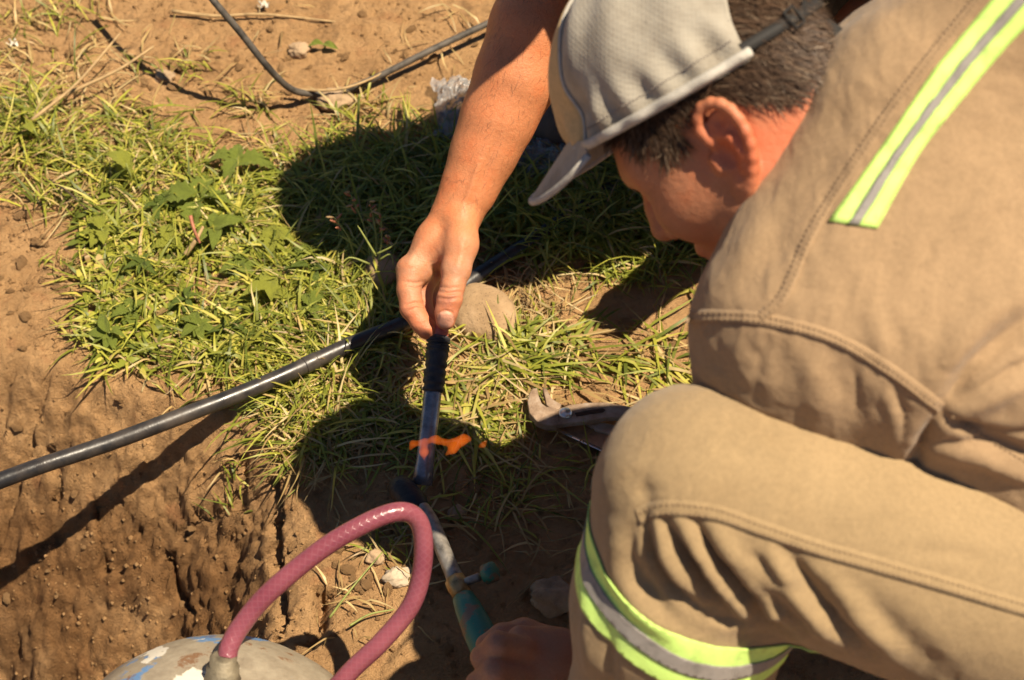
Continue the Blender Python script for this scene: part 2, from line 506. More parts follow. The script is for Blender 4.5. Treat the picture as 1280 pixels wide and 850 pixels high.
# ------------------------------------------------------------------ cloth and skin
def cloth_mat(name, c, weave=900, var=.12, bump=.00035):
    t = NT(name)
    n = t.noise(9, 5, .6); f = t.noise(260, 4, .7)
    d = tuple(x * (1 - var * 1.0) for x in c[:3]) + (1,); l = tuple(min(1, x * (1 + var * .7)) for x in c[:3]) + (1,)
    b = t.ramp(n, [(.28, d), (.5, c), (.72, l)])
    b = t.mix(.45, b, t.mix(1.0, b, t.ramp(f, [(.3, .55), (.7, 1.0)]), 'MULTIPLY'))
    smear = t.ramp(t.noise(7, 7, .72, None, 1.2), [(.54, 0.0), (.75, .15)])
    b = t.mix(smear, b, (c[0] * .70, c[1] * .62, c[2] * .52, 1))
    dirt = t.ramp(t.noise(26, 6, .7), [(.58, 0.0), (.80, .22)])
    b = t.mix(dirt, b, tuple(x * .62 for x in c[:3]) + (1,))
    t.set(base=b, rough=.92, spec=.12, sheen=.15)
    w1 = t.n.new('ShaderNodeTexWave'); w1.inputs['Scale'].default_value = weave / 3; w1.inputs['Distortion'].default_value = 1.5
    mp = t.mapping((1, 1, 1)); t.l.new(mp, w1.inputs['Vector'])
    b1 = t.bump(t.noise(16, 4, .5), .0035, .7)
    b2 = t.bump(w1.outputs['Fac'], bump, .5, b1); b2 = t.bump(t.noise(75, 6, .65, None, .6), .0011, .7, b2)
    t.bump(t.noise(620, 3, .6), .0006, .6, b2)
    return t.m

JACKET = cloth_mat('tan_twill', (.345, .230, .128, 1))
TROUSER = cloth_mat('tan_twill_trousers', (.325, .228, .120, 1))
THREAD = cloth_mat('seam_thread', (.335, .228, .128, 1), var=.1)

def hivis(name, c):
    t = NT(name)
    n = t.ramp(t.noise(60, 6, .7), [(.28, tuple(x * .62 for x in c[:3]) + (1,)), (.5, c)])
    n = t.mix(t.ramp(t.noise(17, 5, .7), [(.54, 0.0), (.75, .4)]), n, tuple(x * .5 + .12 for x in c[:3]) + (1,))
    t.set(base=n, rough=.55, spec=.3)
    w = t.n.new('ShaderNodeTexWave'); w.inputs['Scale'].default_value = 420; t.l.new(t.tc, w.inputs['Vector'])
    t.bump(w.outputs['Fac'], .0003, .6)
    return t.m
LIME = hivis('lime_fluorescent_cloth', (.60, .86, .21, 1))
SILVER = hivis('grey_reflective_tape', (.27, .245, .22, 1))

def skin_mat(name, c, hairy=False):
    t = NT(name)
    blot = t.noise(28, 5, .6); pores = t.noise(480, 4, .65)
    red = (min(1, c[0] * 1.06), c[1] * .90, c[2] * .82, 1); dk = tuple(x * .80 for x in c[:3]) + (1,)
    b = t.ramp(blot, [(.3, dk), (.48, c), (.66, red)])
    b = t.mix(.4, b, t.mix(1.0, b, t.ramp(pores, [(.3, .6), (.65, 1.0)]), 'MULTIPLY'))
    dust = t.attr('dust', 'Fac')
    dn = t.math('MULTIPLY', dust, t.ramp(t.noise(60, 5, .7), [(.3, .15), (.65, 1.0)]))
    b = t.mix(dn, b, (.38, .25, .17, 1))
    grime = t.math('MULTIPLY', t.attr('grime', 'Fac'), t.ramp(t.noise(120, 5, .7), [(.35, .1), (.6, 1.0)]))
    b = t.mix(grime, b, (.10, .075, .065, 1))
    b = t.mix(t.attr('nail', 'Fac'), b, (.52, .34, .25, 1))
    b = t.mix(t.attr('flush', 'Fac'), b, (c[0] * 1.15, c[1] * .62, c[2] * .52, 1))
    if hairy: b = t.mix(t.attr('hair', 'Fac'), b, (.035, .024, .017, 1))
    t.set(base=b, rough=.52, spec=.35, sss=.12)
    t.b.inputs['Subsurface Radius'].default_value = (1.0, .35, .18)
    t.b.inputs['Subsurface Scale'].default_value = .004
    b1 = t.bump(t.noise(160, 5, .65), .0011, .8)
    v = t.n.new('ShaderNodeTexVoronoi'); v.feature = 'DISTANCE_TO_EDGE'; v.inputs['Scale'].default_value = 420; t.l.new(t.tc, v.inputs['Vector'])
    t.bump(v.outputs['Distance'], .0005, .5, b1)
    return t.m
SKIN_A = skin_mat('sunburnt_skin', (.47, .195, .098, 1), True)
SKIN_B = skin_mat('tanned_skin', (.52, .200, .086, 1))

def fold(V, N, folds):
    """cloth folds: raise or sink the camera-side cloth along drawn lines (line, half-width px, depth m)"""
    q = V - CAM; d = q @ FWD; x = 640 + FPX * (q @ RIGHT) / d; y = 425 + FPX * (q @ DOWN) / d
    face = smooth01(.02, .25, -(N * unit_rows(q)).sum(1)); out = np.zeros(len(V))
    for line, w, a in folds:
        dist, s = seg_dist(x, y, line)
        out += a * np.exp(-(dist / w) ** 2) * np.sin(np.clip(s, .04, .96) * math.pi) ** .5 * face
    return V + N * out[:, None]

def unit_rows(q): return q / np.linalg.norm(q, axis=1)[:, None]

def step(V, N, line, w, a, side=1):
    """a lapped seam: cloth on one side of the line lies slightly proud"""
    q = V - CAM; d = q @ FWD; x = 640 + FPX * (q @ RIGHT) / d; y = 425 + FPX * (q @ DOWN) / d
    face = smooth01(.02, .25, -(N * unit_rows(q)).sum(1))
    dist, s = seg_dist(x, y, line)
    best = np.full(len(x), 1e9); sg = np.zeros(len(x))
    for i in range(len(line) - 1):
        (ax, ay), (bx, by) = line[i], line[i + 1]
        dd, _ = seg_dist(x, y, [line[i], line[i + 1]])
        c = (bx - ax) * (y - ay) - (by - ay) * (x - ax); m = dd < best - 1e-6; best = np.where(m, dd, best); sg = np.where(m, np.sign(c), sg)
    u = dist * sg * side
    prof = np.where(u > 0, np.exp(-(u / w) ** 2), 0) * a - np.exp(-((u + 2.5) / 3.0) ** 2) * a * .9
    return V + N * (prof * face * (s > .003) * (s < .997))[:, None]

def wrinkle(V, seed):
    w = V + .05 * np.stack([fbm(V, 6, 2, seed=seed), fbm(V, 6, 2, seed=seed + 1), fbm(V, 6, 2, seed=seed + 2)], 1)
    big = fbm(w * [1.0, 2.2, 1.5], 9, 2, .5, seed=seed + 3, ridged=True); fine = fbm(w * [2.4, 1.0, 1.6], 26, 3, .55, seed=seed + 4, ridged=True)
    msk = smooth01(-.25, .35, fbm(V, 4.5, 2, seed=seed + 5))
    return .0016 * big + .0011 * fine * msk

class Surf:
    def __init__(s, V, Q): s.bvh = BVHTree.FromPolygons(V.tolist(), Q.tolist())
    def at(s, px, py, off=0.0):
        r = unit(P(px, py, 1.0) - CAM); h = s.bvh.ray_cast(Vector(CAM), Vector(r))
        if h[0] is None: return None
        n = np.array(h[1]); n = n if n @ r < 0 else -n
        return np.array(h[0]) + n * off
    def normal(s, p):
        h = s.bvh.find_nearest(Vector(p)); return np.array(h[1])

def ribbon_on(surf, left, right, n, m, off, thick=.0012):
    """a strip sewn onto the cloth, with thickness"""
    L = spline(left, n); R = spline(right, n); T, Bt, F = [], [], []
    last = None
    for i in range(n + 1):
        for j in range(m + 1):
            p = L[i] + (R[i] - L[i]) * j / m
            a = surf.at(p[0], p[1])
            if a is None: a = last if last is not None else P(p[0], p[1], 1.3)
            last = a; nn = surf.normal(a); nn = nn if nn @ (CAM - a) > 0 else -nn
            of = off(j / m) if callable(off) else off
            T.append(a + nn * of); Bt.append(a + nn * (of - thick))
    k = m + 1; V = np.array(T + Bt); o = len(T)
    for i in range(n):
        for j in range(m):
            q = (i * k + j, i * k + j + 1, (i + 1) * k + j + 1, (i + 1) * k + j)
            F += [q, tuple(o + x for x in q[::-1])]
    for i in range(n):
        for j in (0, m):
            q = (i * k + j, (i + 1) * k + j, o + (i + 1) * k + j, o + i * k + j); F.append(q if j == 0 else q[::-1])
    for j in range(m):
        for i in (0, n):
            q = (i * k + j, i * k + j + 1, o + i * k + j + 1, o + i * k + j); F.append(q[::-1] if i == 0 else q)
    return V, F

def stitches(surf, line, stepPx, ln, r=.0007, off=.0004, cross=0.0):
    """thread stitches lying on the cloth along a drawn line"""
    pts = spline(line, 200); seg = np.hypot(*np.diff(pts, axis=0).T); cum = np.concatenate([[0], np.cumsum(seg)])
    parts = []; s = 0
    while s < cum[-1] - ln:
        def at(v): return np.array([np.interp(v, cum, pts[:, 0]), np.interp(v, cum, pts[:, 1])])
        a, b = at(s), at(s + ln); dv = unit(b - a); nv = np.array([-dv[1], dv[0]])
        if cross: a, b = a - nv * cross * .5, a + nv * cross * .5 + dv * ln * .3
        pa, pb = surf.at(a[0], a[1], off), surf.at(b[0], b[1], off)
        if pa is not None and pb is not None and np.linalg.norm(pa - pb) < .03:
            parts.append(tube([pa - unit(pb - pa) * 0, (pa + pb) / 2 + (pa - CAM) * -.0004, pb], [r * .7, r, r * .7], 5))
        s += stepPx
    return merge(*parts) if parts else (np.zeros((0, 3)), [])

# ------------------------------------------------------------------ the crouching worker in tan overalls
DA = -.040
def PA(px, py, d): return P(px, py, d + DA)
# head frame: forward, left and up of the head
psi = math.radians(34)
def CV(r, dn, f): return r * RIGHT + dn * DOWN + f * FWD
iF, iU = np.array([-.766, .643]), np.array([-.643, -.766])
HF = CV(math.cos(psi) * iF[0], math.cos(psi) * iF[1], math.sin(psi))
HL = CV(math.sin(psi) * iF[0], math.sin(psi) * iF[1], -math.cos(psi))
HU = CV(iU[0], iU[1], 0)
HM = np.array([HF, HL, HU])                       # rows: head axes in the world
EAR = PA(899, 190, 1.385)
HC = EAR - .074 * HL
def H(x, y, z): return HC + x * HF + y * HL + z * HU
def toH(p): return (p - HC) @ HM.T

worker = empty('person', (0.30, 0.86, 0.0))
tag(worker, 'crouching worker in tan overalls and grey cap, looking down at the flame', 'person')

hb = Body()
hb.ell(H(-.002, 0, .045), (.096, .074, .088), HM)
hb.ecap(H(.040, 0, .035), H(.046, 0, -.050), (.060, .054), (.046, .046), HL, .03)
hb.cap(H(.0, .050, -.030), H(.018, .050, -.062), .024, .020, .03); hb.cap(H(.0, -.050, -.030), H(.018, -.050, -.062), .024, .020, .03)
hb.cap(H(.018, .050, -.062), H(.062, .016, -.092), .020, .018, .025); hb.cap(H(.018, -.050, -.062), H(.062, -.016, -.092), .020, .018, .025)
hb.cap(H(.064, .010, -.093), H(.064, -.010, -.093), .018, .018, .02)
for s in (1, -1):
    hb.ell(H(.054, s * .042, -.016), (.036, .022, .028), HM, .035)            # cheekbone
    hb.cap(H(.070, s * .050, .028), H(.094, s * .016, .030), .010, .012, .02)  # brow
    hb.ell(H(.094, s * .034, .008), (.015, .016, .012), HM, .012, True)        # socket
    hb.ell(H(.078, s * .033, .008), (.0145, .0155, .0125), HM, .004)           # eye under its lid
    hb.cap(H(.088, s * .022, .001), H(.084, s * .045, .006), .0035, .003, .004)  # lower lid
    hb.ell(H(.101, s * .014, -.025), (.011, .007, .0085), HM, .006)            # nostril wing
    hb.cap(H(.090, s * .024, -.034), H(.084, s * .030, -.058), .003, .002, .006, True)  # smile crease
    hb.ell(H(.105, s * .007, -.0315), (.005, .0035, .004), HM, .003, True)
hb.cap(H(.093, 0, .032), H(.109, 0, -.002), .0085, .0095, .012)
hb.cap(H(.109, 0, -.002), H(.116, 0, -.018), .0095, .0120, .008)
hb.ell(H(.078, 0, -.052), (.018, .026, .016), HM, .015)
hb.cap(H(.092, -.018, -.052), H(.092, .018, -.052), .006, .006, .008); hb.cap(H(.086, -.016, -.065), H(.086, .016, -.065), .007, .007, .008)
hb.cap(H(.098, -.020, -.0585), H(.098, .020, -.0585), .0028, .0028, .003, True)
# neck down into the collar
NB = PA(1120, 190, 1.46)
hb.ecap(H(-.030, 0, -.020), NB, (.056, .060), (.062, .064), HL, .035)
hb.ecap(H(.01, .048, -.05), H(-.085, .045, -.085), (.012, .012), (.016, .016), HL, .03)
# ears
for s in (1, -1):
    o = H(-.001, s * .071, -.005)
    eu = unit(HU * .95 - HF * .22 + HL * s * .05); eb = unit(-HF * .97 + HL * s * .20); eb = unit(eb - (eb @ eu) * eu); eo = np.cross(eu, eb) * (-s if False else 1)
    eo = unit(np.cross(eb, eu)); eo = eo if eo @ (HL * s) > 0 else -eo
    def E(b, u, out=0): return o + 1.12 * b * eb + 1.12 * u * eu + (out + .004) * eo
    EM = np.array([eb, eu, eo])
    hb.ell(E(.012, .006, -.001), (.019, .029, .0050), EM, .006)
    rim = [E(.003, .006, .000), E(-.004, .021, .003), E(.003, .036, .003), E(.016, .037, .002), E(.026, .028, .003), E(.029, .013, .004), E(.025, -.003, .003), E(.016, -.017, .002), E(.008, -.026, .001)]
    hb.chain(spline(rim, 14), [.0042] * 15, .003)
    hb.ell(E(.004, -.026, 0), (.0095, .0105, .0055), EM, .006)
    hb.ell(E(.006, .000, .006), (.0095, .0125, .0085), EM, .003, True)
    hb.ell(E(.013, .024, .006), (.0075, .0055, .0065), EM, .003, True)
    hb.chain([E(.004, .016, .001), E(.016, .011, .0035), E(.018, -.002, .003), E(.012, -.013, .0025)], [.003, .0038, .0036, .003], .003)
    hb.cap(E(-.007, .001, .001), E(-.006, -.006, .001), .0042, .0040, .005)
HVv, HQ = hb.mesh(.0019, 1)

# the rest of the body under the clothes, and the hand on the torch
LS = PA(985, 405, 1.41); ELB = PA(1010, 640, 1.62); WR = P(745, 838, 1.735)
bb = Body()
CH = PA(1210, 250, 1.47); HIP = PA(1480, 700, 1.50)
bb.ecap(CH, HIP, (.135, .085), (.13, .09), PA(1400, -50, 1.47) - CH, .05)
bb.cap(NB, CH, .055, .07, .05)
bb.cap(LS, CH, .04, .06, .05)
bb.cap(LS, ELB, .042, .036, .03); bb.cap(ELB, WR, .038, .026, .02)
KN = PA(872, 608, 1.40); HJ = PA(1430, 800, 1.43); ANK = np.array([.105, .70, .08])
bb.cap(HJ, KN, .07, .05, .03); bb.cap(KN, ANK, .048, .035, .03)
BV, BQ = bb.mesh(.006, 1)
hd = Body()
# fingers folded round the green handle; handle axis runs from (566,735) to (628,862)
hd.cap(WR, P(690, 826, 1.705), .029, .027, .015)
hd.ecap(P(700, 824, 1.705), P(648, 826, 1.685), (.030, .018), (.034, .017), DOWN, .012)
hd.chain([P(652, 812, 1.675), P(622, 806, 1.655), P(604, 822, 1.665), P(612, 838, 1.695)], [.0135, .0125, .0115, .0095], .004)
hd.chain([P(652, 842, 1.675), P(618, 840, 1.650), P(598, 856, 1.660), P(606, 872, 1.690)], [.0135, .0130, .0120, .010], .004)
hd.chain([P(656, 872, 1.675), P(622, 874, 1.650), P(604, 890, 1.660), P(612, 904, 1.690)], [.0130, .0125, .0115, .0095], .004)
hd.chain([P(660, 900, 1.680), P(632, 904, 1.660), P(614, 916, 1.668), P(620, 928, 1.69)], [.0115, .0105, .0095, .0085], .004)
hd.ecap(P(680, 830, 1.690), P(664, 890, 1.690), (.016, .026), (.016, .022), FWD, .014)
hd.chain([P(692, 806, 1.715), P(655, 792, 1.715), P(628, 796, 1.705), P(608, 806, 1.70)], [.017, .0145, .0125, .0105], .005)
DV, DQ = hd.mesh(.0020, 1)
AV = np.concatenate([HVv, BV, DV]); AQ = np.concatenate([HQ, BQ + len(HVv), DQ + len(HVv) + len(BV)])
abody = make_mesh('body', AV, AQ, SKIN_A, worker)
hp = toH(HVv)
edge_noise = .006 * fbm(HVv, 120, 2, seed=5)
# hair grows on the skull above the hairline, behind the ears and down to the nape
hx, hy, hz = hp.T
earback = (hx < -.010) & (hz > .056 + .98 * hx + edge_noise)
temple = (hx >= -.012) & (hx < .062 - .35 * np.clip(.055 - hz, 0, 1)) & (hz > .040 + edge_noise)
burn = (hx > .016) & (hx < .042) & (hz > .022 + edge_noise) & (hz <= .045)
scalp = hz > .06
sk = (((hx / .100) ** 2 + (hy / .079) ** 2 + ((hz - .045) / .092) ** 2) < 1.10)
hairm = ((earback & sk) | (temple & sk) | (burn & sk) | (scalp & (hx < .08))).astype(float)
earm = .6 * np.exp(-((hx + .014) / .020) ** 2 - ((hz - .000) / .034) ** 2) * (np.abs(hy) > .066)
full = lambda a: np.concatenate([a, np.zeros(len(BV) + len(DV))])
earz = (hx > -.045) & (hx < .014) & (hz < .036) & (hz > -.05) & (np.abs(hy) > .0)
hm2 = full(hairm * (1 - (earz & ((hx > -.03) | (np.abs(hy) > .078)))))
for _ in range(2): hm2 = laplace(hm2[:, None], AQ, .5)[:, 0]
set_float(abody, hm2, 'hair')
set_float(abody, full(np.clip(earm * 1.0 + .5 * np.exp(-((hx + .05) / .04) ** 2 - ((hz + .03) / .04) ** 2), 0, .85)), 'flush')
set_float(abody, np.concatenate([np.zeros(len(HVv) + len(BV)), np.full(len(DV), .25)]), 'dust')
set_float(abody, np.zeros(len(AV)), 'grime'); set_float(abody, np.zeros(len(AV)), 'nail')

# hair strands
t = NT('dark_hair')
hc = t.attr('Col'); t.set(base=hc, rough=.5, spec=.22)
t.b.inputs['Anisotropic'].default_value = .4
HAIR = t.m
hn = normals(HVv, HQ)
ok = np.where((hm2[:len(HVv)] > .55) & (hz < .105))[0]
pick = RNG.choice(ok, 15000)
root = HVv[pick] + RNG.normal(0, .0012, (len(pick), 3)); rn = hn[pick]; rp = hp[pick]
frontness = smooth01(-.01, .05, rp[:, 0])[:, None]
flow = (1 - frontness) * (-.55 * HF - .80 * HU)[None] + frontness * (.40 * HF - .85 * HU)[None] + .25 * RNG.normal(0, 1, (len(pick), 3))
flow = flow - (flow * rn).sum(1)[:, None] * rn; flow = unit_rows(flow)
ln = (.010 + .013 * RNG.random(len(pick))) * (1 - .25 * frontness[:, 0]) * (1 + .35 * smooth01(-.02, -.07, rp[:, 0]))
sidev = unit_rows(np.cross(flow, rn)); w = .00042
clump = vnoise(root * 130, 9)[:, None] * .006 * sidev
p0 = root - rn * .0015; p1 = root + rn * (.0035 + .002 * RNG.random(len(pick)))[:, None] + flow * (ln * .5)[:, None] + clump * .5
p2 = root + rn * (.0042 + .0045 * RNG.random(len(pick)))[:, None] + flow * ln[:, None] + clump
HSv = np.stack([p0 - sidev * w, p0 + sidev * w, p1 - sidev * w, p1 + sidev * w, p2], 1).reshape(-1, 3)
ix = np.arange(len(pick)) * 5
HSf = [q for i in ix for q in ((i, i + 1, i + 3, i + 2), (i + 2, i + 3, i + 4))]
hair = make_mesh('hair', HSv, HSf, HAIR, abody)
g = RNG.random(len(pick)); grey = (g > .90)[:, None]
hcol = np.where(grey, np.array([[.20, .14, .09]]), np.array([[.058, .034, .020]]) * (.5 + 1.5 * RNG.random((len(pick), 1))))
set_color(hair, np.repeat(hcol, 5, 0)); hair['kind'] = 'stuff'

# ------------------------------------------------------------------ jacket
jb = Body()
SV = PA(1150, 135, 1.40)                                    # base of the neck, left side
jb.cap(PA(1003, 412, 1.405), SV, .072, .066, .04)
jb.ecap(PA(1165, 200, 1.47), PA(1470, 660, 1.47), (.150, .125), (.165, .135), PA(1400, -100, 1.47) - PA(1165, 200, 1.47), .06)
jb.cap(SV, PA(1290, 0, 1.37), .068, .062, .05)
jb.cap(PA(1290, 0, 1.37), PA(1520, 160, 1.58), .062, .055, .05)      # far sleeve, hanging
jb.cap(PA(1520, 160, 1.58), PA(1330, 430, 1.75), .055, .045, .03)
jb.cap(PA(992, 407, 1.405), PA(998, 470, 1.43), .072, .069, .04)        # near sleeve
jb.cap(PA(998, 470, 1.43), PA(1015, 640, 1.60), .070, .060, .04)
jb.cap(PA(1010, 640, 1.60), P(770, 850, 1.735), .058, .040, .03)
jb.cap(PA(1120, 440, 1.43), PA(1330, 620, 1.44), .080, .09, .06)        # side of the back below the armpit
jb.ell(PA(1210, 330, 1.41), (.15, .15, .09), None, .08)
JV, JQ = jb.mesh(.0029, 3)
JN = normals(JV, JQ)
arm_seam = [(858, 403), (905, 403), (960, 408), (1040, 430), (1110, 470), (1172, 517)]
yoke_seam = [(955, 402), (985, 372), (1022, 290), (1075, 205), (1140, 112), (1250, -25)]
jf = [([(1300, 385), (1215, 450), (1178, 508)], 14, -.012), ([(1300, 340), (1230, 400), (1180, 470)], 22, .007), ([(1300, 470), (1230, 500), (1170, 530)], 12, .006),
      ([(1172, 517), (1155, 550), (1140, 590)], 9, -.012), ([(1185, 520), (1230, 548), (1300, 575)], 9, -.009), ([(1170, 560), (1230, 575), (1300, 605)], 9, .006),
      ([(1290, 250), (1190, 320), (1080, 400)], 26, -.0045), ([(1290, 180), (1180, 300), (1120, 380)], 22, .003), ([(1000, 200), (1060, 150), (1130, 120)], 20, -.003),
      ([(930, 380), (960, 330), (985, 260)], 16, -.0035), ([(900, 370), (930, 320), (960, 240)], 14, .002),
      ([(960, 420), (985, 470), (1000, 510)], 16, -.002), ([(900, 430), (912, 460), (915, 495)], 12, -.0012), ([(1040, 450), (1060, 490), (1075, 540)], 18, -.0035), ([(1010, 440), (1025, 490), (1030, 530)], 14, .002),
      ([(1100, 480), (1120, 520), (1125, 560)], 12, .003)]
jf += [([(1175, 515), (1215, 492), (1262, 462), (1300, 446)], 5, -.0045), ([(1180, 500), (1225, 462), (1290, 410)], 5, -.0040), ([(1172, 520), (1205, 535), (1260, 542), (1300, 540)], 5, -.0050),
       ([(1150, 560), (1185, 552), (1225, 556), (1290, 575)], 4, -.0045), ([(1060, 452), (1072, 480), (1070, 520)], 5, -.003), ([(1118, 490), (1130, 515), (1128, 550)], 5, -.0045), ([(935, 425), (950, 450), (945, 480)], 6, -.002),
       ([(1130, 480), (1100, 420), (1085, 350)], 14, .0025), ([(1000, 240), (1050, 190), (1110, 160)], 8, -.0018), ([(985, 300), (1005, 330), (1000, 370)], 8, -.0015), ([(1150, 330), (1200, 260), (1260, 200)], 12, -.0025), ([(1215, 330), (1250, 290), (1300, 260)], 10, .002)]
JV = fold(JV, JN, jf); JN = normals(JV, JQ)
for _ in range(2): JV = laplace(JV, JQ, .4)
JN = normals(JV, JQ)
JV = JV + JN * wrinkle(JV, 91)[:, None]
JV = JV + JN * (.0022 * fbm(JV, 11, 3, seed=81) + .0009 * fbm(JV, 34, 3, seed=82))[:, None]
jacket = make_mesh('jacket', JV, JQ, JACKET, worker)
js = Surf(JV, JQ)
def lane(t0, t1):
    L = [(1037, 277), (1105, 180), (1165, 92), (1205, 42), (1250, -12), (1320, -100)]; R = [(1097, 286), (1148, 195), (1208, 118), (1250, 68), (1288, 28), (1368, -52)]
    f = lambda t: [(a[0] + (b[0] - a[0]) * t, a[1] + (b[1] - a[1]) * t) for a, b in zip(L, R)]
    return f(t0), f(t1)
tp = make_mesh('hi_vis_tape', *ribbon_on(js, *lane(0, 1), 60, 8, .0018), LIME, jacket); tp['label'] = 'lime hi-vis tape sewn across the back'
make_mesh('reflective_stripe', *ribbon_on(js, *lane(.40, .62), 60, 3, .0030), SILVER, jacket)
ts_ = [stitches(js, lane(u, u)[0], 5.5, 3.6, .0004, .0019) for u in (.04, .37, .65, .96)]
make_mesh('tape_stitching', *merge(*ts_), simple('lime_thread', (.30, .46, .06, 1), .8), jacket)['kind'] = 'stuff'
def lap(surf, name, line, wd, parent, mat):
    p = spline(line, 60); t_ = np.gradient(p, axis=0); t_ /= np.linalg.norm(t_, axis=1)[:, None]; up = np.stack([t_[:, 1], -t_[:, 0]], 1)
    return make_mesh(name, *ribbon_on(surf, [tuple(q) for q in p], [tuple(q) for q in p + up * wd], 90, 4, lambda u: .0016 - .0015 * u ** 1.3, .0022), mat, parent)
lap(js, 'lapped_seam', arm_seam, 16, jacket, JACKET); lap(js, 'lapped_seam', yoke_seam[::-1] if False else yoke_seam, 14, jacket, JACKET)
st = [stitches(js, [(a, b - 4) for a, b in arm_seam], 7, 4.5, .0005, .0015), stitches(js, [(a, b - 11) for a, b in arm_seam], 7, 4.5, .0005, .0010),
      stitches(js, [(a - 3, b - 2) for a, b in yoke_seam], 7, 4.5, .0005, .0015), stitches(js, [(a - 10, b - 7) for a, b in yoke_seam], 7, 4.5, .0005, .0010),
      stitches(js, [(1190, 520), (1240, 552), (1290, 582)], 7, 4.5)]
make_mesh('stitching', *merge(*[s for s in st if len(s[0])]), THREAD, jacket)['kind'] = 'stuff'

# ------------------------------------------------------------------ trousers
tb = Body()
tb.cap(PA(1450, 832, 1.44), PA(872, 610, 1.405), .098, .073, .03)
tb.cap(PA(1300, 740, 1.42), PA(980, 640, 1.40), .086, .080, .03)
tb.cap(PA(872, 612, 1.405), PA(838, 760, 1.46), .073, .074, .03)
tb.cap(PA(838, 760, 1.46), ANK + np.array([0, 0, .02]), .074, .068, .03)
tb.cap(PA(905, 700, 1.45), PA(870, 840, 1.53), .060, .066, .03)       # cloth bunched behind the knee
tb.ell(PA(1480, 760, 1.50), (.16, .15, .14), None, .05)
tb.cap(PA(1460, 740, 1.62), np.array([.27, 1.14, .09]), .10, .075, .04)  # far leg, kneeling
tb.cap(np.array([.27, 1.14, .09]), np.array([.66, 1.10, .07]), .072, .06, .03)
TV, TQ = tb.mesh(.0029, 3)
TN = normals(TV, TQ)
thigh_seam = [(800, 655), (830, 645), (890, 650), (950, 670), (1020, 694), (1090, 714), (1160, 734), (1230, 755), (1330, 785)]
tf = [([(806, 650), (812, 690), (838, 730), (872, 758), (905, 770)], 8, -.013), ([(832, 652), (853, 692), (885, 735), (915, 765)], 7, -.015),
      ([(868, 652), (890, 692), (920, 733), (950, 770), (985, 790)], 9, -.017), ([(920, 706), (960, 745), (1005, 785)], 9, -.010),
      ([(985, 690), (1012, 735), (1045, 775), (1090, 815)], 10, -.012), ([(790, 662), (788, 695), (800, 725), (830, 755)], 8, -.007),
      ([(820, 655), (833, 700), (862, 745), (900, 778)], 8, .008), ([(850, 652), (872, 692), (905, 738), (940, 778)], 8, .009),
      ([(900, 670), (930, 715), (970, 760), (1005, 792)], 11, .010), ([(770, 660), (775, 710), (800, 760), (850, 800)], 12, .007),
      ([(960, 690), (990, 740), (1030, 785), (1070, 812)], 9, .008), ([(1080, 740), (1120, 790), (1180, 840)], 18, -.005), ([(1040, 725), (1075, 775), (1120, 822)], 14, .006),
      ([(765, 790), (762, 830), (768, 870)], 8, -.005), ([(738, 720), (735, 780), (738, 850)], 9, .004),
      ([(850, 520), (900, 535), (960, 560)], 26, .002), ([(1000, 560), (1100, 600), (1240, 650)], 24, -.002), ([(800, 600), (810, 630), (800, 655)], 12, -.004)]
tf += [([(845, 655), (862, 690), (892, 730)], 4, -.004), ([(885, 660), (905, 695), (940, 735)], 5, .004), ([(940, 690), (975, 725), (1010, 745)], 5, -.004), ([(880, 770), (905, 778), (940, 775)], 5, -.006), ([(930, 755), (950, 765), (975, 768)], 5, .005),
       ([(800, 690), (806, 715), (822, 742)], 4, -.003), ([(1000, 720), (1030, 735), (1060, 760)], 6, -.003), ([(790, 620), (806, 612), (828, 612)], 6, -.0018), ([(770, 600), (790, 585), (810, 580)], 7, .0015), ([(900, 560), (940, 575), (985, 580)], 9, -.0014), ([(1130, 690), (1180, 690), (1230, 700)], 8, -.0014)]
TV = fold(TV, TN, tf); TN = normals(TV, TQ)
for _ in range(2): TV = laplace(TV, TQ, .4)
TN = normals(TV, TQ)
TV = TV + TN * wrinkle(TV, 95)[:, None]; TN = normals(TV, TQ)
TV = TV + TN * (.0020 * fbm(TV, 12, 3, seed=85) + .0008 * fbm(TV, 36, 3, seed=86))[:, None]
TN = normals(TV, TQ)
trousers = make_mesh('trousers', TV, TQ, TROUSER, worker)
ts = Surf(TV, TQ)
lap(ts, 'lapped_seam', thigh_seam, 20, trousers, TROUSER)
st = [stitches(ts, [(a, b - 4) for a, b in thigh_seam], 7, 4.5, .0005, .0015), stitches(ts, [(a, b - 14) for a, b in thigh_seam], 7, 4.5, .0005, .0010)]
make_mesh('stitching', *merge(*[s for s in st if len(s[0])]), THREAD, trousers)['kind'] = 'stuff'

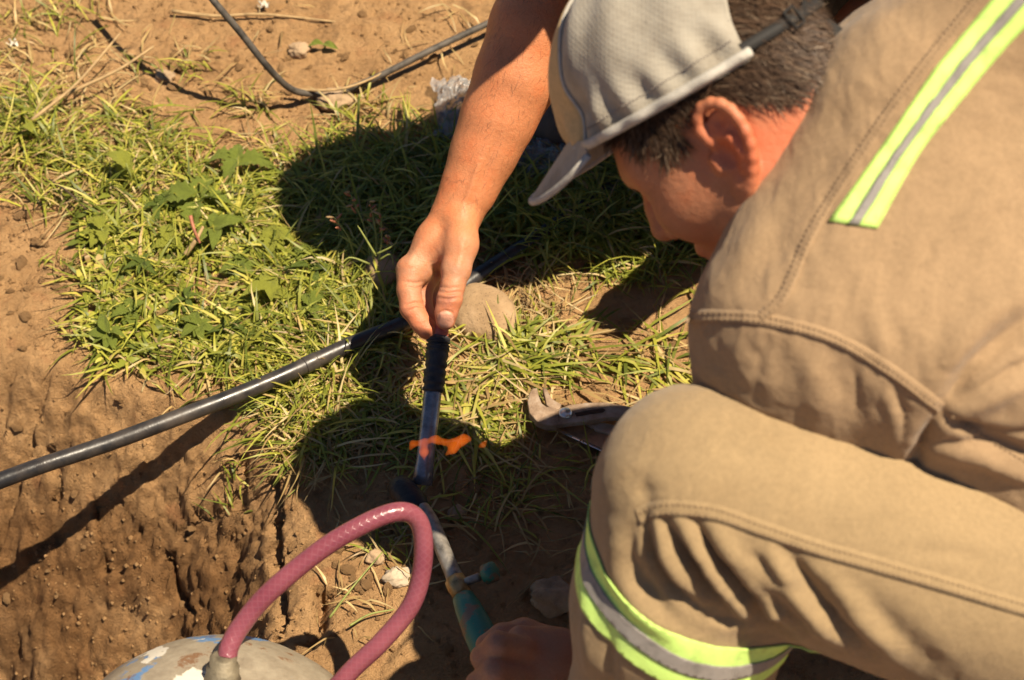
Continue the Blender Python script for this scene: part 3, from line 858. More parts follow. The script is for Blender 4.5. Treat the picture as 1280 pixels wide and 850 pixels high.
def leg_band(name, mid, off0, off1, mat, off, label=None):
    """a band running right round the leg: the trouser cloth between two parallel planes, laid slightly proud"""
    bm = bmesh.new(); vs = [bm.verts.new(v) for v in (TV + TN * off)]
    near = np.linalg.norm(TV - PA(840, 760, 1.46), axis=1) < .26
    for q in TQ:
        if near[q].all():
            try: bm.faces.new([vs[i] for i in q])
            except ValueError: pass
    a, b, c = [np.array(x) for x in mid]; n = unit(np.cross(b - a, c - a)); n = n if n @ (ANK - a) > 0 else -n
    for o_, keep in ((off0, 1), (off1, -1)):
        bmesh.ops.bisect_plane(bm, geom=bm.verts[:] + bm.edges[:] + bm.faces[:], plane_co=a + n * o_, plane_no=n, clear_outer=(keep < 0), clear_inner=(keep > 0))
    bmesh.ops.delete(bm, geom=[v for v in bm.verts if not v.link_faces], context='VERTS')
    # keep only the connected piece that runs round the near shin
    seed_f = min(bm.faces, key=lambda f: (Vector(b) - f.calc_center_median()).length); keepf = {seed_f}; todo = [seed_f]
    while todo:
        for e in todo.pop().edges:
            for f in e.link_faces:
                if f not in keepf: keepf.add(f); todo.append(f)
    bmesh.ops.delete(bm, geom=[f for f in bm.faces if f not in keepf], context='FACES')
    r = bmesh.ops.extrude_face_region(bm, geom=bm.faces[:])
    for v in [g for g in r['geom'] if isinstance(g, bmesh.types.BMVert)]:
        p = np.array(v.co); v.co = Vector(p - np.array(ts.normal(p)) * .0012)
    bmesh.ops.recalc_face_normals(bm, faces=bm.faces)
    bm.verts.index_update()
    V = np.array([v.co[:] for v in bm.verts]); F = [tuple(v.index for v in f.verts) for f in bm.faces]; bm.free()
    o = make_mesh(name, V, F, mat, trousers)
    if label: o['label'] = label
    return o

def T3(*px):
    out = []
    for a, b in px:
        h = ts.at(a, b)
        while h is None: a += 2; h = ts.at(a, b)
        out.append(h)
    return out
MID = T3((734, 702), (805, 800), (925, 836))
leg_band('hi_vis_tape', MID, -.022, .022, LIME, .0022, 'lime hi-vis band round the shin')
leg_band('reflective_stripe', MID, -.0065, .0065, SILVER, .0036)

# boot
bt = Body()
bt.cap(ANK + np.array([.0, 0, .03]), ANK + np.array([.01, 0, -.03]), .05, .045, .02)
bt.ecap(ANK + np.array([.04, 0, -.035]), ANK + np.array([-.16, -.02, -.042]), (.042, .035), (.045, .028), (0, 1, 0), .02)
BTV, BTQ = bt.mesh(.004, 1)
make_mesh('boot', BTV, BTQ, simple('black_leather', (.03, .026, .022, 1), .5), worker)

# ------------------------------------------------------------------ cap
t = NT('grey_white_cap_cloth')
b = t.ramp(t.noise(22, 6, .65), [(.3, (.21, .18, .137, 1)), (.5, (.308, .274, .217, 1)), (.72, (.36, .327, .265, 1))])
dots = t.n.new('ShaderNodeTexVoronoi'); dots.inputs['Scale'].default_value = 330; dots.inputs['Randomness'].default_value = .12; t.l.new(t.tc, dots.inputs['Vector'])
dd = t.ramp(dots.outputs['Distance'], [(.10, 1.0), (.24, 0.0)])
b = t.mix(t.math('MULTIPLY', dd, .55), b, (.26, .22, .18, 1))
b = t.mix(t.ramp(t.noise(70, 6, .7), [(.60, 0.0), (.74, .55)]), b, (.24, .19, .145, 1))
t.set(base=b, rough=.9, spec=.15, sheen=.2)
b1 = t.bump(dots.outputs['Distance'], .0006, .6); t.bump(t.noise(45, 5, .6), .0022, .7, b1)
CAPW = t.m
CAPT = cloth_mat('tan_cap_cloth', (.62, .43, .20, 1))
STRAP = simple('olive_black_strap', (.012, .010, .008, 1), .75, scale=200)
PIPING = simple('cap_edge_cloth', (.42, .39, .335, 1), .85, scale=150, var=.15)
cap_root = bpy.data.objects.new('cap', None); cap_root.empty_display_size = .05
link(cap_root, worker); cap_root['label'] = 'grey-white perforated cap with tan front and black strap'
def cap_edge_z(x): return .052 + .20 * x
def crown(th, s):
    """point of the cap: th round from the front (left positive), s from the edge (0) to the top (1)"""
    c, sn = math.cos(th), math.sin(th)
    ex, ey = .114, .089
    rx, ry = abs(c) ** 1.0 * math.copysign(1, c), sn
    ph = s * math.pi / 2
    hor = max(0.0, math.cos(ph)) ** .62; ver = math.sin(ph) ** 1.05
    x, y = ex * rx * hor, ey * ry * hor
    z0 = cap_edge_z(ex * rx); x += .009
    top = .170
    x = x - .012 * ver * (1 if True else 0)
    z = z0 + (top - z0) * ver
    bump = 1 + .006 * math.cos(6 * th) * hor * ver
    return x * bump, y * bump, z
def crown_pt(th, s, off=0.0):
    x, y, z = crown(th, s)
    n = np.array([x / .11 ** 2, y / .088 ** 2, (z - .05) / .12 ** 2]); n /= np.linalg.norm(n)
    dent = .0022 * math.sin(5 * th + 3 * s) * math.sin(math.pi * s) + .0018 * math.sin(11 * th - 7 * s) * math.sin(math.pi * s)
    dent += .003 * math.sin(23 * th + 5 * s) * math.exp(-((s - .12) / .10) ** 2)
    # the side panel caves in above the temple
    dent -= .012 * math.exp(-((th - .85) / .22) ** 2 - ((s - .20) / .12) ** 2) - .006 * math.exp(-((th - 1.15) / .12) ** 2 - ((s - .16) / .1) ** 2)
    return H(*(np.array([x, y, z]) + n * (off + dent)))
def panel(name, t0, t1, mat, parent, smin=lambda th: 0.0, nt=30, ns=26, off=0.0, thick=.0022):
    V, F = [], []
    for lay in (0, 1):
        for i in range(nt + 1):
            th = t0 + (t1 - t0) * i / nt; s0 = smin(th)
            for j in range(ns + 1):
                V.append(crown_pt(th, s0 + (1 - s0) * j / ns, off - lay * thick))
    k = ns + 1; o = (nt + 1) * k
    for i in range(nt):
        for j in range(ns):
            q = (i * k + j, (i + 1) * k + j, (i + 1) * k + j + 1, i * k + j + 1); F += [q, tuple(o + x for x in q[::-1])]
        F.append((i * k, o + i * k, o + (i + 1) * k, (i + 1) * k))
    for j in range(ns):
        F.append((j, j + 1, o + j + 1, o + j)); F.append((nt * k + j, o + nt * k + j, o + nt * k + j + 1, nt * k + j + 1))
    return make_mesh(name, np.array(V), F, mat, parent)
arch = lambda th: .46 * max(0, 1 - ((abs(th) - math.pi) / (math.pi - 2.28)) ** 2) ** .5 if abs(th) > 2.28 else 0.0
panel('front_panel', -.74, .74, CAPT, cap_root, off=.003)
panel('side_panel', .74, math.pi, CAPW, cap_root, arch, 80, off=.0)
panel('side_panel', -math.pi + .004, -.74, CAPW, cap_root, arch, 80, off=.0)
# folded hem round the edge of the cap
pts = [crown_pt(th, .03, .002) for th in np.linspace(.55, 2.30, 60)]
make_mesh('hem', *merge(tube(pts, .0042, 8), tube([crown_pt(-th, .03, .002) for th in np.linspace(.55, 2.30, 60)], .0042, 8)), PIPING, cap_root)
seam = [tube([crown_pt(th, s, .0012) for s in np.linspace(.02, .98, 40)], .0016, 6) for th in (.745, -.745)]
make_mesh('seam', *merge(*seam), PIPING, cap_root)
hemst = [crown_pt(th, .105, .0006) for th in np.linspace(.62, 2.26, 160)]
make_mesh('stitching', *merge(*[tube(hemst[i:i + 2], .0006, 5) for i in range(0, 158, 2)]), simple('cap_thread', (.30, .26, .22, 1), .8), cap_root)['kind'] = 'stuff'
# brim, arched across its width
V, F = [], []; nu, nv = 36, 16
for lay in (0, 1):
    for i in range(nu + 1):
        a = -1 + 2 * i / nu; th = a * .80
        bx, by, bz = crown(th, .02)
        for j in range(nv + 1):
            v = j / nv
            reach = .064 * max(0, 1 - abs(a) ** 3.0) ** .6 + .002
            x = bx + reach * v; y = by * (1 + .10 * v); z = bz + .012 - 3.2 * (y * y) * (.45 + .55 * v) - .22 * reach * v
            V.append(H(x, y, z - lay * .0032))
k = nv + 1; o = (nu + 1) * k
for i in range(nu):
    for j in range(nv):
        q = (i * k + j, (i + 1) * k + j, (i + 1) * k + j + 1, i * k + j + 1); F += [q[::-1], tuple(o + x for x in q)]
    F += [(i * k + nv, o + i * k + nv, o + (i + 1) * k + nv, (i + 1) * k + nv)]
for j in range(nv):
    F += [(j, j + 1, o + j + 1, o + j), (nu * k + j, o + nu * k + j, o + nu * k + j + 1, nu * k + j + 1)]
brim = make_mesh('brim', np.array(V), F, CAPW, cap_root)
rimp = [np.array(V)[i * k + nv] - HU * .0016 for i in range(nu + 1)]
make_mesh('brim_binding', *tube(rimp, .0030, 8), PIPING, cap_root)
# strap across the back opening with its loose tail
def strap_pt(th, up): 
    x, y, z = crown(th, 0); n = unit([x, y, 0]); return H(*(np.array([x, y, z + .010 + up]) + n * .002))
V, F = [], []; ths = np.linspace(2.27, 2 * math.pi - 2.27, 50)
for th in ths: V += [strap_pt(th, -.0046), strap_pt(th, .0046), strap_pt(th, .0046), strap_pt(th, -.0046)]
V = np.array(V)
for i in range(len(ths)):
    x, y, z = crown(ths[i], 0); n = unit(x * HF + y * HL); V[i * 4 + 2] -= n * .002; V[i * 4 + 3] -= n * .002
for i in range(len(ths) - 1):
    for s in range(4): F.append((i * 4 + s, i * 4 + (s + 1) % 4, (i + 1) * 4 + (s + 1) % 4, (i + 1) * 4 + s))
make_mesh('strap', V, F, STRAP, cap_root)
a0, a1 = strap_pt(2.90, .002), None
n0 = unit(crown(2.90, 0)[0] * HF + crown(2.90, 0)[1] * HL)
tail = [a0 + n0 * .001, PA(1012, 22, 1.40), PA(1030, 32, 1.392), PA(1058, 48, 1.388)]
tw = [.0062, .0068, .0062, .0042]
V, F = [], []
tt = spline(tail, 16); ww = np.interp(np.linspace(0, 3, 17), range(4), tw)
for i in range(17):
    tg = unit(tt[min(16, i + 1)] - tt[max(0, i - 1)]); cr = unit(np.cross(tg, FWD)); nn = np.cross(tg, cr)
    for a, b2 in ((-1, -1), (1, -1), (1, 1), (-1, 1)): V.append(tt[i] + cr * a * ww[i] + nn * b2 * .0016)
for i in range(16):
    for s in range(4): F.append((i * 4 + s, i * 4 + (s + 1) % 4, (i + 1) * 4 + (s + 1) % 4, (i + 1) * 4 + s))
F += [(3, 2, 1, 0), (64, 65, 66, 67)]
make_mesh('strap_tail', np.array(V), F, STRAP, cap_root, smooth=False)
bk = strap_pt(2.74, 0); bn = unit(crown(2.74, 0)[0] * HF + crown(2.74, 0)[1] * HL); bs = unit(np.cross(HU, bn))
V, F = tube([bk + bs * .006 + HU * .0075 + bn * .002, bk - bs * .006 + HU * .0075 + bn * .002, bk - bs * .006 - HU * .0075 + bn * .002, bk + bs * .006 - HU * .0075 + bn * .002, bk + bs * .006 + HU * .0075 + bn * .002], .0014, 6)
make_mesh('buckle', V, F, STRAP, cap_root)

# ------------------------------------------------------------------ the second man, reaching in from behind with his right hand
helper = empty('person', (0.30, 1.75, 0.0))
tag(helper, 'person behind the cap whose bare right arm reaches down to hold the pipe', 'person')
fb = Body()
D = 1.945
ELB2 = P(690, -25, 1.93); SH2 = np.array([.11, 1.55, .68])
fb.chain([SH2, (SH2 + ELB2) / 2, ELB2], [.055, .052, .044], .03)
fb.chain([ELB2, P(668, 35, 1.93), P(645, 97, 1.935), P(622, 150, 1.94), P(603, 195, 1.945)], [.044, .046, .0425, .0375, .0325], .02)
fb.chain([P(603, 195, 1.945), P(585, 238, 1.947), P(570, 268, 1.945)], [.0325, .0268, .0230], .02)
# back of the hand and thumb base
fb.chain([P(569, 268, 1.945), P(545, 302, 1.942), P(520, 338, 1.935)], [.0235, .0215, .0175], .012)
fb.chain([P(572, 272, 1.950), P(552, 310, 1.958), P(528, 348, 1.960)], [.0225, .020, .0170], .012)
fb.chain([P(572, 275, 1.965), P(556, 315, 1.980), P(538, 350, 1.985)], [.0215, .018, .0155], .012)
fb.chain([P(576, 278, 1.930), P(576, 305, 1.918), P(570, 338, 1.910)], [.0195, .0180, .0160], .009)
fb.ell(P(556, 308, 1.930), (.017, .016, .015), None, .010)
# index finger: knuckle, two bends, tip on the pipe
fb.chain([P(514, 338, 1.932), P(511, 362, 1.926), P(515, 385, 1.922)], [.0172, .0128, .0132], .004)
fb.chain([P(515, 385, 1.922), P(525, 402, 1.920), P(533, 411, 1.921)], [.0132, .0110, .0112], .003)
fb.chain([P(533, 410, 1.922), P(539, 416, 1.924)], [.0110, .0090], .002)
# thumb
fb.chain([P(570, 336, 1.910), P(566, 357, 1.905), P(562, 374, 1.902)], [.0158, .0128, .0138], .004)
fb.chain([P(562, 374, 1.902), P(558, 390, 1.902), P(557, 400, 1.905)], [.0136, .0122, .0108], .003)
# three fingers behind
fb.chain([P(528, 346, 1.958), P(525, 372, 1.956), P(528, 392, 1.952), P(541, 410, 1.946), P(546, 414, 1.944)], [.0162, .0132, .0128, .0110, .0092], .003)
fb.chain([P(537, 350, 1.984), P(535, 376, 1.984), P(540, 394, 1.978), P(552, 404, 1.968)], [.0152, .0124, .0118, .0095], .003)
fb.chain([P(545, 346, 2.000), P(545, 368, 2.004), P(551, 384, 1.998), P(560, 392, 1.988)], [.0135, .0108, .0102, .0085], .003)
FV, FQ = fb.mesh(.0017, 1)
FN = normals(FV, FQ)
# knuckle creases, tendons, veins
FV = fold(FV, FN, [([(530, 300), (518, 318), (508, 334)], 5, .00240), ([(556, 282), (540, 302), (530, 322)], 6, -.00180), ([(578, 300), (576, 322), (570, 340)], 5, .00150),
                   ([(505, 352), (520, 354), (530, 352)], 2.0, -.00195), ([(506, 358), (520, 360), (531, 358)], 1.8, -.00150), ([(507, 382), (518, 378), (533, 380)], 2.0, -.00240), ([(510, 389), (521, 384), (534, 386)], 1.8, -.00180),
                   ([(547, 364), (560, 366), (576, 365)], 2.2, -.00240), ([(546, 372), (560, 374), (575, 372)], 2.0, -.00180), ([(546, 358), (560, 360), (577, 359)], 1.8, -.00135),
                   ([(540, 330), (546, 342), (546, 352)], 4, -.00450), ([(600, 200), (588, 235), (578, 262)], 4, .00225), ([(625, 160), (612, 200), (600, 240)], 5, -.00180),
                   ([(547, 400), (548, 391), (557, 388), (566, 391), (567, 400)], 1.8, -.00165)])
# fine dark hairs along the forearm
FN = normals(FV, FQ); q = FV - CAM; dd_ = q @ FWD; fy_ = 425 + FPX * (q @ DOWN) / dd_
ok = np.where((fy_ > -20) & (fy_ < 262))[0]; ok = ok[vnoise(FV[ok] * 30, 3) > -.7]; pk = RNG.choice(ok, 800)
ax = unit(P(569, 268, 1.945) - P(668, 35, 1.93)); fl_ = ax[None] + .45 * RNG.normal(0, 1, (len(pk), 3)); fl_ -= (fl_ * FN[pk]).sum(1)[:, None] * FN[pk]; fl_ = unit_rows(fl_)
sd_ = unit_rows(np.cross(fl_, FN[pk])) * .00009; ln_ = RNG.uniform(.005, .013, len(pk))[:, None]
a_ = FV[pk]; m_ = a_ + FN[pk] * .0012 + fl_ * ln_ * .5; e_ = a_ + FN[pk] * .0016 + fl_ * ln_
AHv = np.stack([a_ - sd_, a_ + sd_, m_ - sd_, m_ + sd_, e_], 1).reshape(-1, 3); ix = np.arange(len(pk)) * 5
AHf = [g for i in ix for g in ((i, i + 1, i + 3, i + 2), (i + 2, i + 3, i + 4))]
hb2 = Body()      # rest of the second man, crouched beyond the frame
HD2 = np.array([.168, 1.465, .90]); NK2 = np.array([.24, 1.54, .80]); CH2 = np.array([.31, 1.50, .67]); PV2 = np.array([.35, 1.78, .30])
hb2.ell(HD2, (.078, .098, .118), None, .02); hb2.cap(HD2 + [.0, -.05, -.06], HD2 + [.0, -.03, -.08], .035, .04, .03)
hb2.cap(HD2 + [0, -.096, -.005], HD2 + [0, -.108, -.03], .010, .013, .012)
for s in (-1, 1): hb2.ell(HD2 + [s * .08, .01, -.01], (.012, .02, .032), None, .008)
hb2.cap(HD2 + [.03, .05, -.05], NK2, .055, .06, .04)
hb2.ecap(CH2, PV2, (.16, .10), (.14, .11), (1, 0, 0), .05); hb2.cap(NK2, CH2, .07, .09, .05)
hb2.cap(SH2, CH2, .06, .09, .05)
SL2 = np.array([.48, 1.54, .68]); EL2 = P(1190, -45, 1.90); WL2 = P(985, 150, 1.88)
hb2.cap(SL2, CH2, .06, .09, .05); hb2.chain([SL2, EL2], [.055, .046], .03); hb2.chain([EL2, P(1095, 48, 1.89), WL2], [.046, .042, .028], .03)
hb2.ecap(WL2, P(910, 222, 1.90), (.032, .02), (.042, .018), (0, 1, 0), .015)
for i in range(4): hb2.chain([P(900 + 10 * i, 212 + 7 * i, 1.90), P(872 + 10 * i, 232 + 7 * i, 1.91), P(848 + 11 * i, 254 + 7 * i, 1.93)], [.0115, .0105, .009], .004)
hb2.chain([P(940, 188, 1.88), P(905, 196, 1.87), P(880, 212, 1.88)], [.013, .011, .009], .005)
for s, kx in ((-1, .18), (1, .50)):
    hb2.cap(PV2 + [s * .09, 0, 0], (kx, 1.46, .46), .085, .065, .04); hb2.cap((kx, 1.46, .46), (.25 + s * .15, 1.86, .09), .058, .042, .03)
H2V, H2Q = hb2.mesh(.007, 1)
hbody = make_mesh('body', np.concatenate([FV, H2V]), np.concatenate([FQ, H2Q + len(FV)]), SKIN_B, helper)
q = FV - CAM; dd_ = q @ FWD; fx = 640 + FPX * (q @ RIGHT) / dd_; fy = 425 + FPX * (q @ DOWN) / dd_
padz = lambda a: np.concatenate([a, np.zeros(len(H2V))])
set_float(hbody, padz(.55 * smooth01(265, 345, fy)), 'dust')
set_float(hbody, padz(.75 * np.exp(-((fx - 562) / 13) ** 2 - ((fy - 378) / 12) ** 2) + .3 * np.exp(-((fx - 530) / 8) ** 2 - ((fy - 358) / 16) ** 2)), 'grime')
set_float(hbody, padz(smooth01(11.5, 9.5, np.hypot(fx - 557, (fy - 399) * .95)) * smooth01(387, 390, fy)), 'nail')
set_float(hbody, padz(.35 * smooth01(330, 400, fy) + 0 * fx), 'flush'); set_float(hbody, np.zeros(len(FV) + len(H2V)), 'hair')
ah = make_mesh('arm_hair', AHv, AHf, simple('arm_hair_dark', (.12, .060, .032, 1), .6, bump=0), hbody); ah['kind'] = 'stuff'
# dark shirt and trousers
DARK = cloth_mat('black_cloth', (.020, .019, .020, 1))
sb = Body()
sb.ecap(CH2, PV2, (.185, .125), (.165, .135), (1, 0, 0), .05); sb.cap(NK2 + [.01, .04, -.04], CH2, .075, .10, .05)
sb.cap(SH2, CH2, .075, .10, .05); sb.cap(SL2, CH2, .075, .10, .05); sb.cap(SH2, SH2 * .75 + ELB2 * .25, .070, .068, .03); sb.cap(SL2, SL2 * .75 + EL2 * .25, .070, .068, .03)
V, Q = sb.mesh(.007, 2); V = V + normals(V, Q) * (.004 * fbm(V, 14, 3, seed=91))[:, None]
make_mesh('shirt', V, Q, DARK, helper)
sb = Body()
for s, kx in ((-1, .18), (1, .50)):
    sb.cap(PV2 + [s * .09, 0, 0], (kx, 1.46, .46), .105, .083, .04); sb.cap((kx, 1.46, .46), (.25 + s * .15, 1.85, .14), .080, .068, .03)
V, Q = sb.mesh(.007, 2); V = V + normals(V, Q) * (.004 * fbm(V, 14, 3, seed=92))[:, None]
make_mesh('trousers', V, Q, DARK, helper)
for s in (-1, 1):
    sb = Body(); x = .25 + s * .15
    sb.ecap((x, 1.90, .05), (x + s * .03, 1.68, .04), (.042, .045), (.048, .032), (1, 0, 0), .02); sb.cap((x, 1.88, .06), (x, 1.87, .12), .045, .046, .02)
    V, Q = sb.mesh(.006, 1); make_mesh('shoe', V, Q, simple('dusty_shoe', (.08, .06, .045, 1), .8), helper)
hh = Body(); hh.ell(HD2 + [0, .012, .022], (.083, .100, .108), None, .01); hh.ell(HD2 + [0, -.09, -.06], (.09, .07, .085), None, .01, True)
V, Q = hh.mesh(.006, 1); make_mesh('hair', V + normals(V, Q) * (.004 * fbm(V, 60, 3, seed=93))[:, None], Q, simple('black_hair', (.02, .015, .012, 1), .5), hbody)
# ------------------------------------------------------------------ pipes
t = NT('black_polyethylene')
scr = t.noise(30, 6, .7, t.mapping((1, 1, 1)))
dustp = t.ramp(t.noise(24, 6, .7), [(.40, .04), (.75, .50)])
t.set(base=t.mix(dustp, (.012, .012, .013, 1), (.13, .10, .075, 1)), rough=t.ramp(scr, [(.3, .22), (.7, .5)]), spec=.5)
t.bump(t.noise(90, 5, .6), .0008, .6)
PE = t.m
pp = [G(a, b, z) for a, b, z in [(-420, 745, .03), (-200, 672, .034), (0, 600, .036), (110, 563, .036), (200, 531, .034), (330, 478, .030), (440, 432, .024), (520, 394, .018), (600, 344, .016), (700, 277, .016), (800, 212, .014), (980, 90, .012)]]
path = spline(pp, 120)
path += np.stack([0 * path[:, 0], .0015 * np.sin(np.arange(121) * .22), .0015 * np.sin(np.arange(121) * .31)], 1)
long_pipe = empty('water_pipe', G(300, 490, 0)); tag(long_pipe, 'long black plastic pipe crossing over the trench edge and into the grass', 'pipe')
make_mesh('tube', *tube(path, .0093, 20), PE, long_pipe)
def ring_on(i, r, ln): 
    w = unit(path[i + 1] - path[i - 1]); return lathe(path[i] - w * ln / 2, path[i] + w, [(0, r * .985), (.001, r), (ln - .001, r), (ln, r * .985)], 24)
make_mesh('joint_ring', *ring_on(60, .0101, .016), PE, long_pipe); make_mesh('joint_ring', *ring_on(65, .0100, .005), PE, long_pipe)

t = NT('sooty_grey_pipe')
mot = t.noise(55, 6, .7)
t.set(base=t.ramp(mot, [(.3, (.10, .10, .11, 1)), (.55, (.24, .25, .27, 1)), (.75, (.40, .40, .41, 1))]), rough=.26, metal=.5, spec=.6)
t.bump(t.noise(150, 5, .65), .0008, .8)
SOOTY = t.m
RUBBER = simple('black_rubber_tape', (.018, .018, .020, 1), .55, var=.6, scale=90, bump=.0012)
short = empty('pipe_piece', G(530, 602, 0)); tag(short, 'short grey pipe piece held upright in the flame by a bare hand', 'pipe')
pa, pb = P(550, 410, 1.925), P(528, 606, 1.905); L = np.linalg.norm(pb - pa)
make_mesh('tube', *lathe(pa, pb, [(.006, .0080), (.0061, .0098), (L * .86, .0098), (L * .90, .0106), (L, .0110), (L + .0005, .0082)], 28), SOOTY, short)
prof = []; n = 42; l2 = L * .345
rr = random.Random(3)
for i in range(n + 1):
    s = i / n; prof.append((.010 + s * l2, .0122 + .0006 * math.sin(s * 40) + rr.uniform(-.0004, .0004) - .0008 * s))
V, F = lathe(pa, pb, [(.0099, .0100)] + prof + [(.011 + l2, .0098)], 28)
V = V + (.0011 * fbm(V, 170, 3, seed=7))[:, None] * unit_rows(V - (pa + ((V - pa) @ unit(pb - pa))[:, None] * unit(pb - pa)))
make_mesh('rubber_wrap', V, F, RUBBER, short)
for k in range(3):
    i = .014 + k * .004
    make_mesh('clamp_ridge', *lathe(pa + unit(pb - pa) * i, pb, [(0, .0124), (.0006, .0133), (.0018, .0133), (.0024, .0124)], 28), RUBBER, short)
make_mesh('red_end', *lathe(pa - unit(pb - pa) * .003, pb, [(0, .0070), (.001, .0095), (.011, .0102), (.012, .0085)], 24), simple('red_plastic', (.52, .12, .075, 1), .5), short)

# ------------------------------------------------------------------ gas torch
torch = empty('gas_torch', G(570, 740, 0)); tag(torch, 'gas torch with black burner and worn green handle, held low by the worker', 'torch')
t0, t1, t2, t3 = P(512, 612, 1.885), P(540, 655, 1.850), P(577, 742, 1.785), P(634, 868, 1.690)
STEEL = simple('dull_scratched_steel', (.26, .235, .20, 1), .45, .55, .5, 70, .0008)
BLACKM = simple('burnt_black_steel', (.014, .014, .016, 1), .5, .4, .6, 60, .001)
BRASS = simple('dirty_brass', (.36, .25, .11, 1), .42, .7, .4, 80)
w = unit(t1 - t0); l = np.linalg.norm(t1 - t0)
make_mesh('burner', *lathe(P(497, 606, 1.898), t1, [(0, .009), (.001, .0135), (.010, .0150), (.036, .0150), (.044, .0120), (.050, .0095)], 24), BLACKM, torch)
for k in range(6):
    q = 2 * math.pi * k / 6; u = unit(np.cross(w, FWD)); v = np.cross(w, u); c = P(497, 606, 1.898) + w * .012 + .0149 * (math.cos(q) * u + math.sin(q) * v)
    make_mesh('air_hole', *lathe(c, c + math.cos(q) * u + math.sin(q) * v, [(0, .0022), (.0006, .0018)], 10), simple('hole_black', (.004, .004, .004, 1), .9), torch) if k == 0 else None  # black disc laid on the burner for the dark inside of an uncut hole
make_mesh('stem', *tube(spline([t0 + w * .03, t1, (t1 + t2) / 2 + FWD * .001, t2], 24), [.0085] * 20 + [.0090] * 5, 18), STEEL, torch)
make_mesh('collar', *lathe(t2 - unit(t3 - t2) * .020, t3, [(0, .0092), (.001, .0112), (.012, .0118), (.014, .0105), (.022, .0105)], 8), BRASS, torch)
t = NT('worn_green_handle')
chip = t.ramp(t.noise(48, 5, .65), [(.50, 0.0), (.56, 1.0)])
t.set(base=t.mix(chip, (.018, .16, .11, 1), (.16, .105, .06, 1)), rough=.45)
t.bump(chip, .0006, .6); t.bump(t.noise(130, 4), .0006)
GREEN = t.m
L3 = np.linalg.norm(t3 - t2)
make_mesh('handle', *lathe(t2, t3, [(.004, .0085), (.006, .0115), (.020, .0135), (.05, .0158), (.08, .0160), (L3 - .02, .0142), (L3, .011)], 22), GREEN, torch)
k0, k1 = t2 - unit(t3 - t2) * .012, P(618, 714, 1.775)
make_mesh('valve_stem', *tube([k0, k0 * .4 + k1 * .6], .0045, 10), STEEL, torch)
kw = unit(k1 - k0); V, F = lathe(k1 - kw * .012, k1 + kw, [(0, .008), (.001, .0105), (.012, .0105), (.0135, .008)], 16)
make_mesh('valve_knob', V, F, GREEN, torch)

# ------------------------------------------------------------------ gas cylinder and hose
t = NT('chipped_cylinder_paint')
n1 = t.noise(11, 5, .62); n2 = t.noise(17, 5, .6); n3 = t.noise(60, 6, .7)
b = t.ramp(n3, [(.3, (.20, .16, .11, 1)), (.7, (.33, .28, .20, 1))])
mp = t.n.new('ShaderNodeMapping'); mp.inputs['Location'].default_value = (3.3, 1.7, .4); t.l.new(t.tc, mp.inputs['Vector'])
b = t.mix(t.ramp(t.noise(13, 5, .6, mp.outputs[0]), [(.60, 0.0), (.62, 1.0)]), b, (.10, .20, .36, 1))
b = t.mix(t.ramp(n1, [(.60, 0.0), (.615, 1.0)]), b, (.60, .55, .45, 1))
b = t.mix(t.ramp(t.noise(30, 6, .7), [(.58, 0.0), (.64, .9)]), b, (.16, .075, .03, 1))
t.set(base=b, rough=.5, metal=.0); t.bump(n1, .002, .5); t.bump(n3, .001)
CYL = t.m
tank = empty('gas_cylinder', G(250, 1000, -.3)); tag(tank, 'small gas cylinder with chipped white and blue paint beside the trench', 'gas cylinder')
ta = P(278, 850, 1.60); tw_ = unit(.10 * RIGHT - .86 * DOWN - .42 * FWD)
make_mesh('shell', *lathe(ta, ta - tw_, [(-.001, .012), (0, .045), (.008, .072), (.022, .100), (.045, .125), (.075, .140), (.11, .148), (.18, .150), (.36, .150), (.41, .120), (.43, .06)], 56), CYL, tank)
make_mesh('weld_seam', *lathe(ta - tw_ * .112, ta - tw_ * 2, [(0, .1488), (.003, .1515), (.007, .1515), (.010, .1492)], 56), CYL, tank)
make_mesh('valve', *lathe(ta + tw_ * .026, ta - tw_, [(0, .009), (.001, .0122), (.010, .0122), (.011, .015), (.020, .015), (.030, .019)], 14), simple('grimy_valve', (.17, .14, .09, 1), .6, .3, .5, 60, .001), tank)
# carrying ring on three struts
rc = ta + tw_ * .004; ru = unit(np.cross(tw_, [1, 0, 0])); rv = np.cross(tw_, ru)

t = NT('clear_pink_braided_hose')
wv = []
w1 = t.n.new('ShaderNodeTexWave'); w1.wave_type = 'BANDS'; w1.bands_direction = 'X'; w1.inputs['Scale'].default_value = 26
uvn = t.n.new('ShaderNodeAttribute'); uvn.attribute_name = 'braid'
sp = t.n.new('ShaderNodeSeparateColor'); t.l.new(uvn.outputs['Color'], sp.inputs[0])
l1 = t.math('SINE', sp.outputs[0], 0); l2_ = t.math('SINE', sp.outputs[1], 0)
g1 = t.ramp(t.math('MAXIMUM', l1, l2_), [(.55, 0.0), (1.0, 1.0)])
b = t.ramp(t.noise(14, 4, .6), [(.3, (.20, .045, .066, 1)), (.7, (.33, .095, .12, 1))])
b = t.mix(t.math('MULTIPLY', g1, .13), b, (.46, .20, .24, 1))
t.set(base=b, rough=.28, trans=.30, coat=.2)
t.b.inputs['IOR'].default_value = 1.4
t.bump(g1, .0003, .35)
HOSE = t.m
hp_ = [P(284, 822, 1.595), P(287, 808, 1.597), P(300, 784, 1.60), P(335, 742, 1.60), P(400, 688, 1.605), P(455, 655, 1.612), P(495, 640, 1.62), P(519, 646, 1.628), P(529, 672, 1.635), P(527, 715, 1.64), P(513, 758, 1.645), P(476, 803, 1.65), P(432, 846, 1.655), P(395, 900, 1.655), P(420, 980, 1.655), P(540, 985, 1.665), P(625, 925, 1.675), t3 - unit(t3 - t2) * .004]
hpath = spline(hp_, 900); V, F = tube(hpath, .0090, 40)
